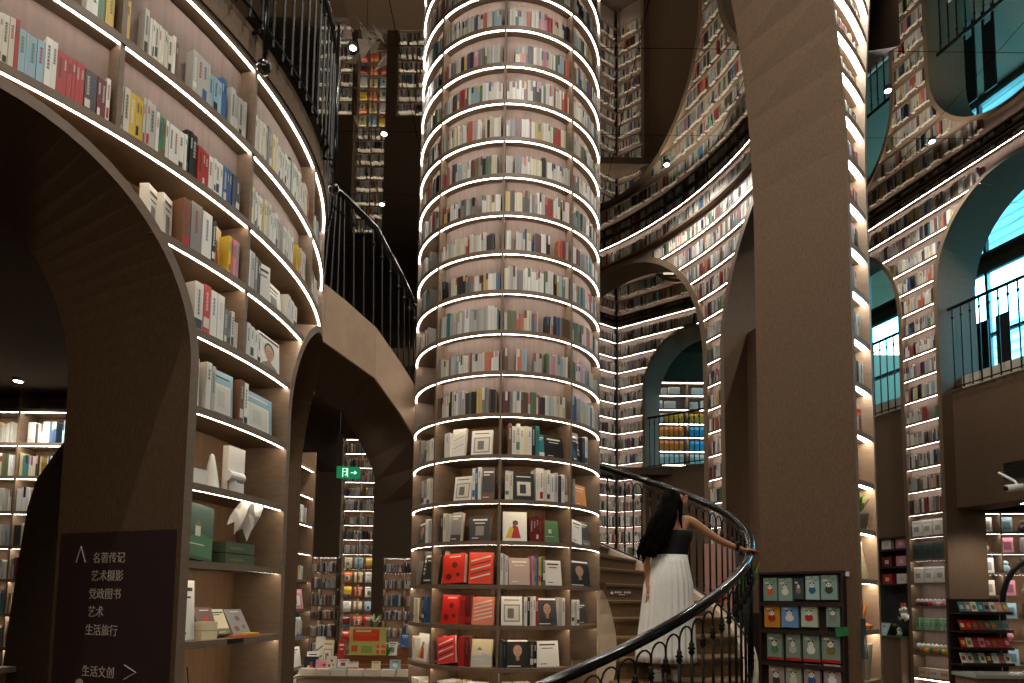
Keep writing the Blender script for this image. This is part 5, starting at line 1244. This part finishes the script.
# toys in the niche
tt = thing('toy_table', 'small green-topped table with plush toys in the niche right of the pier', 'table', tuple(WR.P(-.45, -.5, 0)))
m = MB(); b0 = WR.P(-.85, -.2, .98); m.box(b0, WR.P(-.06, -.2, .98)-b0, WR.P(-.85, .25, .98)-b0, (0, 0, .03)); adopt(m.build('tabletop', mat('green_felt', '#3e5a34', .8)), tt)
m = MB(); b0 = WR.P(-.82, -.17, 0); m.box(b0, WR.P(-.08, -.17, 0)-b0, WR.P(-.82, .22, 0)-b0, (0, 0, .98)); adopt(m.build('body', WOOD), tt)
def panda(name, label, base, s, extra=True):
    t = thing(name, label, 'toy', base); m = MB(); m.ball((0, 0, s*.4), s*.42, 10, PD['white']); m.ball((0, 0, s*.98), s*.34, 10, PD['white']); 
    m.build('body', COLM, t, True)
    m = MB()
    for sx in (-1, 1):
        m.ball((sx*s*.26, 0, s*1.27), s*.11, 8, PD['black']); m.ball((sx*s*.13, -s*.3, s*1.02), s*.075, 8, PD['black'], (1, .5, 1)); m.ball((sx*s*.4, -s*.1, s*.55), s*.15, 8, PD['black'], (.8, .8, 1.3)); m.ball((sx*s*.25, -s*.25, s*.1), s*.15, 8, PD['black'])
    m.ball((0, -s*.33, s*.92), s*.04, 6, PD['black']); m.build('black_patches', COLM, t, True)
    if extra:
        m = MB(); m.tube([(0, 0, s*1.3), (0, 0, s*1.62)], s*.2, 8, PD['orange']); m.build('orange_hat', COLM, t)
    return t
panda('plush_toy', 'white and black plush bear with orange hat hanging at the shelf edge', tuple(WR.P(-.05, -.12, 1.28)), .2)
panda('plush_toy', 'small black and white plush bear sitting on the green table', tuple(WR.P(-.25, .0, 1.01)), .12, False)
plant('green foliage and small toys on the niche table', tuple(WR.P(-.45, .1, 1.01)), 40, .25, .2, '#55703a', seed=31, pot=False)
m = MB(); a = WR.P(-.8, -.1, 1.01); m.tube([a, a+Vector((.03, 0, .45)), a+Vector((.0, 0, .75))], .05, 8, rs=[.09, .06, .03], col=PD['orange']); o = m.build('wrapped_bouquet', COLM); recenter(o, a); tag(o, 'tall orange wrapped bouquet at the left of the niche table', 'bouquet')
face_book(WR.P(-.62, -.15, 1.01), Vector((.31, -.95, 0)), Vector((.95, .31, 0)), .22, .25, .02, 'pale blue', 'pale green picture card lying on the niche table', None, 'strokes', ac='white', tilt=.5, name='picture_card', cat='card')

# goods on the pier's lower side shelves
for k, (row, cn, hh, l) in enumerate(((4, 'green', .2, 'green'), (3, 'ivory', .24, 'cream'), (2, 'orange', .22, 'orange'))):
    pass
O, X, Y = rit(-47.4, 2.14+BT, .07); plant('small green plant on a side shelf of the pier', tuple(O), 30, .08, .16, '#6d8a4a', seed=41)
O, X, Y = rit(-45.8, 2.14+BT, .05); panda('plush_toy', 'tiny white and black toy beside the plant on the pier side', tuple(O), .045, False)
O, X, Y = rit(-47.2, 1.75+BT, .08); m = MB(); m.lathe(O, [(.07, 0), (.06, .06), (.03, .2), (.012, .3)], 10); m.tube([O+X*.03, O+X*.03+Vector((0, 0, .3))], .012, 6); deco('cone_ornament', 'pale cone shaped ornament on the pier side shelf below the plant', 'ornament', m, mat('pale_sand', '#cbbd97', .6), O)
O, X, Y = rit(-47.0, 1.36+BT, .09); m = MB()
for k in range(7):
    th = k*.9; m.tube([O+Vector((0, 0, .02)), O+Vector((.05*math.cos(th), .05*math.sin(th), .2+.03*math.sin(k)))], .008, 5, rs=[.016, .006])
m.lathe(O, [(.08, 0), (.09, .03), (.05, .05)], 10); deco('dried_bouquet', 'orange dried twigs in a dark tray on the pier side shelf', 'ornament', m, mat('dry_orange', '#c07a35', .6), O)
O, X, Y = rit(-47.6, .97+BT, .06); m = MB()
for k in range(9):
    th = k*.7; m.tube([O+Vector((.03*math.cos(th), .03*math.sin(th), 0)), O+Vector((.05*math.cos(th), .05*math.sin(th), .28))], .01, 5, rs=[.006, .014])
deco('brush_bundle', 'bundle of grey tassels standing on the lowest visible pier side shelf', 'ornament', m, mat('grey_tassel', '#8d8a7c', .7), O)
a = RP.P(-51.5, -.02, 1.2); m = MB()
for k in range(5): m.tube([a+Vector((.007*k-.01, -.01, .28)), a+Vector((.012*k-.02, -.015, -.02))], .0035, 5)
deco('tassel_ornament', 'dark blue tassel cords hanging from the pier edge beside the rack', 'tassel', m, mat('dark_teal_cord', '#22404a', .7), a)

# postcard stand right
ps = thing('postcard_stand', 'dark postcard stand with tilted rows of cards before the brown pillar', 'rack', (5.5, 7.5, 0))
cr = [(1.50, ['teal', 'grey', 'ivory', 'teal', 'grey', 'ivory', 'pink', 'grey']), (1.29, ['red', 'red', 'red', 'brown', 'brown', 'green', 'green', 'grey']), (1.09, ['red', 'ivory', 'red', 'pink', 'red', 'red', 'red', 'red']), (.91, ['white', 'ivory', 'grey', 'white', 'dark grey', 'white', 'grey', 'white'])]
m = MB(); m.abox(-.3, .3, .14, .18, 0, 1.66); m.build('back_board', DARKW, ps)
m = MB(); m.abox(-.3, .3, -.1, .14, 0, .6); m.build('base', DARKW, ps)
for ri, (z, cols) in enumerate(cr):
    m = MB(); m.abox(-.3, .3, -.06, .14, z-.02, z-.008); m.abox(-.3, .3, -.07, -.06, z-.02, z+.015); m.build('ledge', DARKW, ps)
    for k, cn in enumerate(cols):
        c = shade(PD[cn], .9); X = Vector((1, 0, 0)); Z = Vector((0, .38, .92)); m = MB(); m.box((0, 0, 0), X*.066, (0, .006, -.002), Z*.14, c); m.box(X*.012+Z*.05+Vector((0, -.001, 0)), X*.04, (0, .001, 0), Z*.05, shade(PD[random.choice(PN)], .9))
        o = m.build('postcard', COLM); o.location = (5.5-.29+.073*k, 7.5-.05, z-.004); tag(o, '%s postcard packet, %s from the left in the %s row of the dark stand' % (cn, ORD[k], ['top', 'second', 'third', 'fourth'][ri]), 'postcard', 'postcards on the dark stand, %s row' % ['top', 'second', 'third', 'fourth'][ri])
# glass counter in front
gc = thing('glass_counter', 'low glass-topped counter at the bottom right edge', 'counter', (4.5, 5.6, 0))
m = MB(); m.abox(-.55, .75, -.1, .2, .97, 1.0); m.build('counter_top', mat('grey_glass_top', '#8a9088', .15, spec=.8), gc)
m = MB(); m.abox(-.53, .73, -.08, .18, 0, .97); m.build('body', WOOD, gc)
# recess bookcase and black arch frame
r7 = [.55, .95, 1.33, 1.72, 2.1, 2.45, 2.8, 3.15]
P7, _ = flat_case('recessed lit shelves at the right edge under the parapet', 8.0, 10.9, 1.3, r7, z1=3.2, ups=(.35,), ang=-8)
random.seed(77)
for ri, z in enumerate(r7[:-1]):
    for k in range(4):
        x = .05+.32*k; O = P7.P(x, .06, z+BT); c = [PD['white'], PD['pale blue'], PD['dark grey'], PD['ivory'], PD['pink'], PD['grey']][(ri*3+k) % 6]; cname = ['white', 'pale blue', 'dark grey', 'ivory', 'pink', 'grey'][(ri*3+k) % 6]
        if (ri+k) % 3 == 2:
            m = MB(); m.ball((.09, .06, .075), .075, 8, c); m.ball((.09, .06, .17), .05, 8, c); o = m.build('round_ornament', COLM, None, True); o.location = O; tag(o, '%s round ornament, %s from left, %s shelf of the right edge recess' % (cname, ORD[k], ORD[ri]), 'ornament', 'goods in the right recess')
        else:
            m = MB(); m.box((0, 0, 0), (.2, -.02, 0), (0, .05, 0), (0, .02, .26), c); m.box((.04, -.003, .05), (.12, -.012, 0), (0, .002, 0), (0, .012, .14), shade(c, .45)); o = m.build('framed_picture', COLM); o.location = O; tag(o, '%s framed picture, %s from left, %s shelf of the right edge recess' % (cname, ORD[k], ORD[ri]), 'picture', 'goods in the right recess')
af = MB(); pts = [(3.86+.55*math.sin(t), 5.0+.0*t, 1.02+.9*0+.55*(1-0)*0+.0) for t in (0,)]
arcp = [(6.35, 8.3, .0), (6.35, 8.3, 1.6)]+[(6.9-.55*math.cos(math.pi*k/12), 8.3, 1.6+.62*math.sin(math.pi*k/12)) for k in range(1, 12)]+[(7.45, 8.3, 1.6), (7.45, 8.3, 0)]
m = MB(); m.tube(arcp, .035, 8); o = m.build('arch_frame_stand', IRON); recenter(o, (6.9, 8.3, 0)); tag(o, 'black metal arch frame standing at the right edge before the recess', 'frame')
# parapet vent and security camera
m = MB(); a = WR.P(1.5, .235, 3.55)
for k in range(6): m.box(a+Vector((0, 0, .045*k)), WR.P(2.9, .235, 3.55)-a, WR.P(1.5, .25, 3.55)-a, (0, 0, .03))
o = m.build('air_vent', mat('dark_vent', '#221b17', .6)); recenter(o, a); tag(o, 'dark slotted air vent in the parapet at the right edge', 'vent')
cc = thing('security_camera', 'white security camera under the parapet at the right edge', 'camera', (5.95, 7.5, 2.97))
m = MB(); m.tube([(-.1, 0, .0), (.1, 0, .02)], .042, 12); m.build('housing', mat('white_plastic', '#d9d8d2', .4), cc, True)
m = MB(); m.tube([(-.115, -.0, -.003), (-.098, 0, 0)], .03, 12); m.build('lens', BLACKM, cc)
m = MB(); m.tube([(.04, 0, .03), (.05, .06, .1), (.05, .3, .25)], .015, 6); m.build('bracket', mat('white_plastic', '#d9d8d2', .4), cc)
# pink poster and plant behind the railing
m = MB(); m.abox(2.8, 3.25, 9.3, 9.33, 1.2, 2.43, lin('#dba595')); 
for k in range(5): m.box((2.85+.07*k, 9.297, 1.4+.12*k), (.2, 0, .1), (0, .003, 0), (-.02, 0, .12), [PD['pink'], PD['orange'], PD['ivory'], PD['red'], PD['pink']][k])
o = m.build('poster_board', COLM); recenter(o, (3.0, 9.3, 1.2)); tag(o, 'pinkish picture poster standing behind the stair railing', 'poster')
pf = MB(); pf.abox(2.78, 3.27, 9.33, 9.5, 0, 1.2); o = pf.build('poster_plinth', DARKW); recenter(o, (3.0, 9.4, 0)); tag(o, 'dark plinth under the pinkish poster behind the railing', 'plinth')
plant('bright green plant behind the railing next to the pinkish poster', (3.05, 8.4, 1.45), 50, .22, .5, '#4d9a35', seed=51)
m = MB(); m.abox(2.9, 3.2, 8.25, 8.55, 0, 1.45); o = m.build('plant_stand', DARKW); recenter(o, (3.05, 8.4, 0)); tag(o, 'dark square stand carrying the bright green plant', 'stand')

# ================================================================ LAMPS
def spot(loc, label, power, size=.12, down=True, cone=150):
    t = thing('ceiling_spotlight', label, 'lamp', loc)
    m = MB(); m.lathe((0, 0, -.1), [(.05, .07), (.06, .075), (.06, .1)], 14); m.build('housing', mat('lamp_housing', '#9a978f', .4), t)
    m = MB(); m.lathe((0, 0, -.034), [(.042, 0), (.042, .004)], 14); m.build('lamp_disc', LAMPE, t)
    ld = bpy.data.lights.new('lamp_light', 'SPOT'); ld.energy = power; ld.spot_size = cone*D2R; ld.spot_blend = .6; ld.shadow_soft_size = .06; ld.color = (1, .93, .84)
    lo_ = bpy.data.objects.new('lamp_light', ld); COL.objects.link(lo_); lo_.parent = t; lo_.location = (0, 0, -.13)
    return t
for loc, lab, pw in (((-2.2, 8.9, 4.7), 'added spotlight brightening the display table', 150), (tuple(WR.P(1.6, .5, 3.2)), 'added spotlight brightening the goods under the right parapet', 60), ((-2.21, 8.02, CEIL), 'bright ceiling spotlight above the stair flight', 260), ((-2.11, 9.61, CEIL), 'ceiling spotlight beside the column, nearer one', 200), ((-2.51, 11.44, CEIL), 'ceiling spotlight beside the column, farther one', 200),  # display table and parapet spots are added to brighten those two areas
                     ((2.53, 10.25, CEIL), 'ceiling spotlight at the tip of the reflected arch', 200), ((5.31, 8.63, CEIL), 'ceiling spotlight right of the pier, high one', 260), ((6.6, 9.63, CEIL), 'ceiling spotlight above the right wall books', 200),
                     ((0.6, 3.2, CEIL), 'ceiling spotlight above the hall in front of the column', 420), ((-1.2, .8, CEIL), 'ceiling spotlight above the photographer\'s side, left', 420), ((2.6, 1.2, CEIL), 'ceiling spotlight above the photographer\'s side, right', 420), ((1.6, 4.6, CEIL), 'ceiling spotlight above the stair rail', 300),
                     ((-5.47, 6.9, 3.95), 'recessed spotlight under the slab behind the big left arch', 60), ((-2.35, 7.2, 3.95+.0), 'small bright spotlight in the dark gap left of the stair flight', 40)):
    spot(loc, lab, pw)
for x, y in ((-1.6, -1.8), (1.4, -2.4)):  # unseen globes added behind the camera as frontal fill for the hall
    t = thing('added_fill_lamp', 'added globe lamp hung behind the camera for fill light, %s one' % ('left' if x < 0 else 'right'), 'lamp', (x, y, 4.4))
    m = MB(); m.ball((0, 0, 0), .16, 12); m.build('globe', emit('globe_glow', (1, .86, .68, 1), 12.0), t, True)
    m = MB(); m.tube([(0, 0, .16), (0, 0, CEIL-4.4)], .008, 6); m.build('cord', BLACKM, t)
    ld = bpy.data.lights.new('lamp_light', 'POINT'); ld.energy = 120; ld.shadow_soft_size = .2; ld.color = (1, .86, .7)
    lo_ = bpy.data.objects.new('lamp_light', ld); COL.objects.link(lo_); lo_.parent = t; lo_.location = (0, 0, -.25)
# paper decoration hanging near the ceiling
t = thing('hanging_paper_decoration', 'crumpled white paper decoration hanging beneath the mirror ceiling beside the column', 'decoration', (-1.85, 7.3, 8.2)); random.seed(3)
m = MB()
for k in range(14):
    c = Vector((random.uniform(-.3, .3), random.uniform(-.2, .2), random.uniform(-.15, .3))); v = [c+Vector((random.uniform(-.14, .14), random.uniform(-.1, .1), random.uniform(-.14, .14))) for _ in range(4)]; m.tri(v[0], v[1], v[2]); m.tri(v[0], v[2], v[3])
m.build('paper', WHITEM, t)
m = MB(); m.tube([(0, 0, 0), (0, 0, .75)], .004, 5); m.ball((0, 0, .05), .06, 8); m.build('hanger', mat('rust', '#6b3a24', .6), t)

# the remaining, smaller books of the column rings and far walls
so = stuff.build('books', COLM); tag(so, 'densely packed small books of the column rings and the far bookcase walls', 'books', kind='stuff')
print('BOOKS', len(BOOKS), 'stuff faces', len(stuff.f))
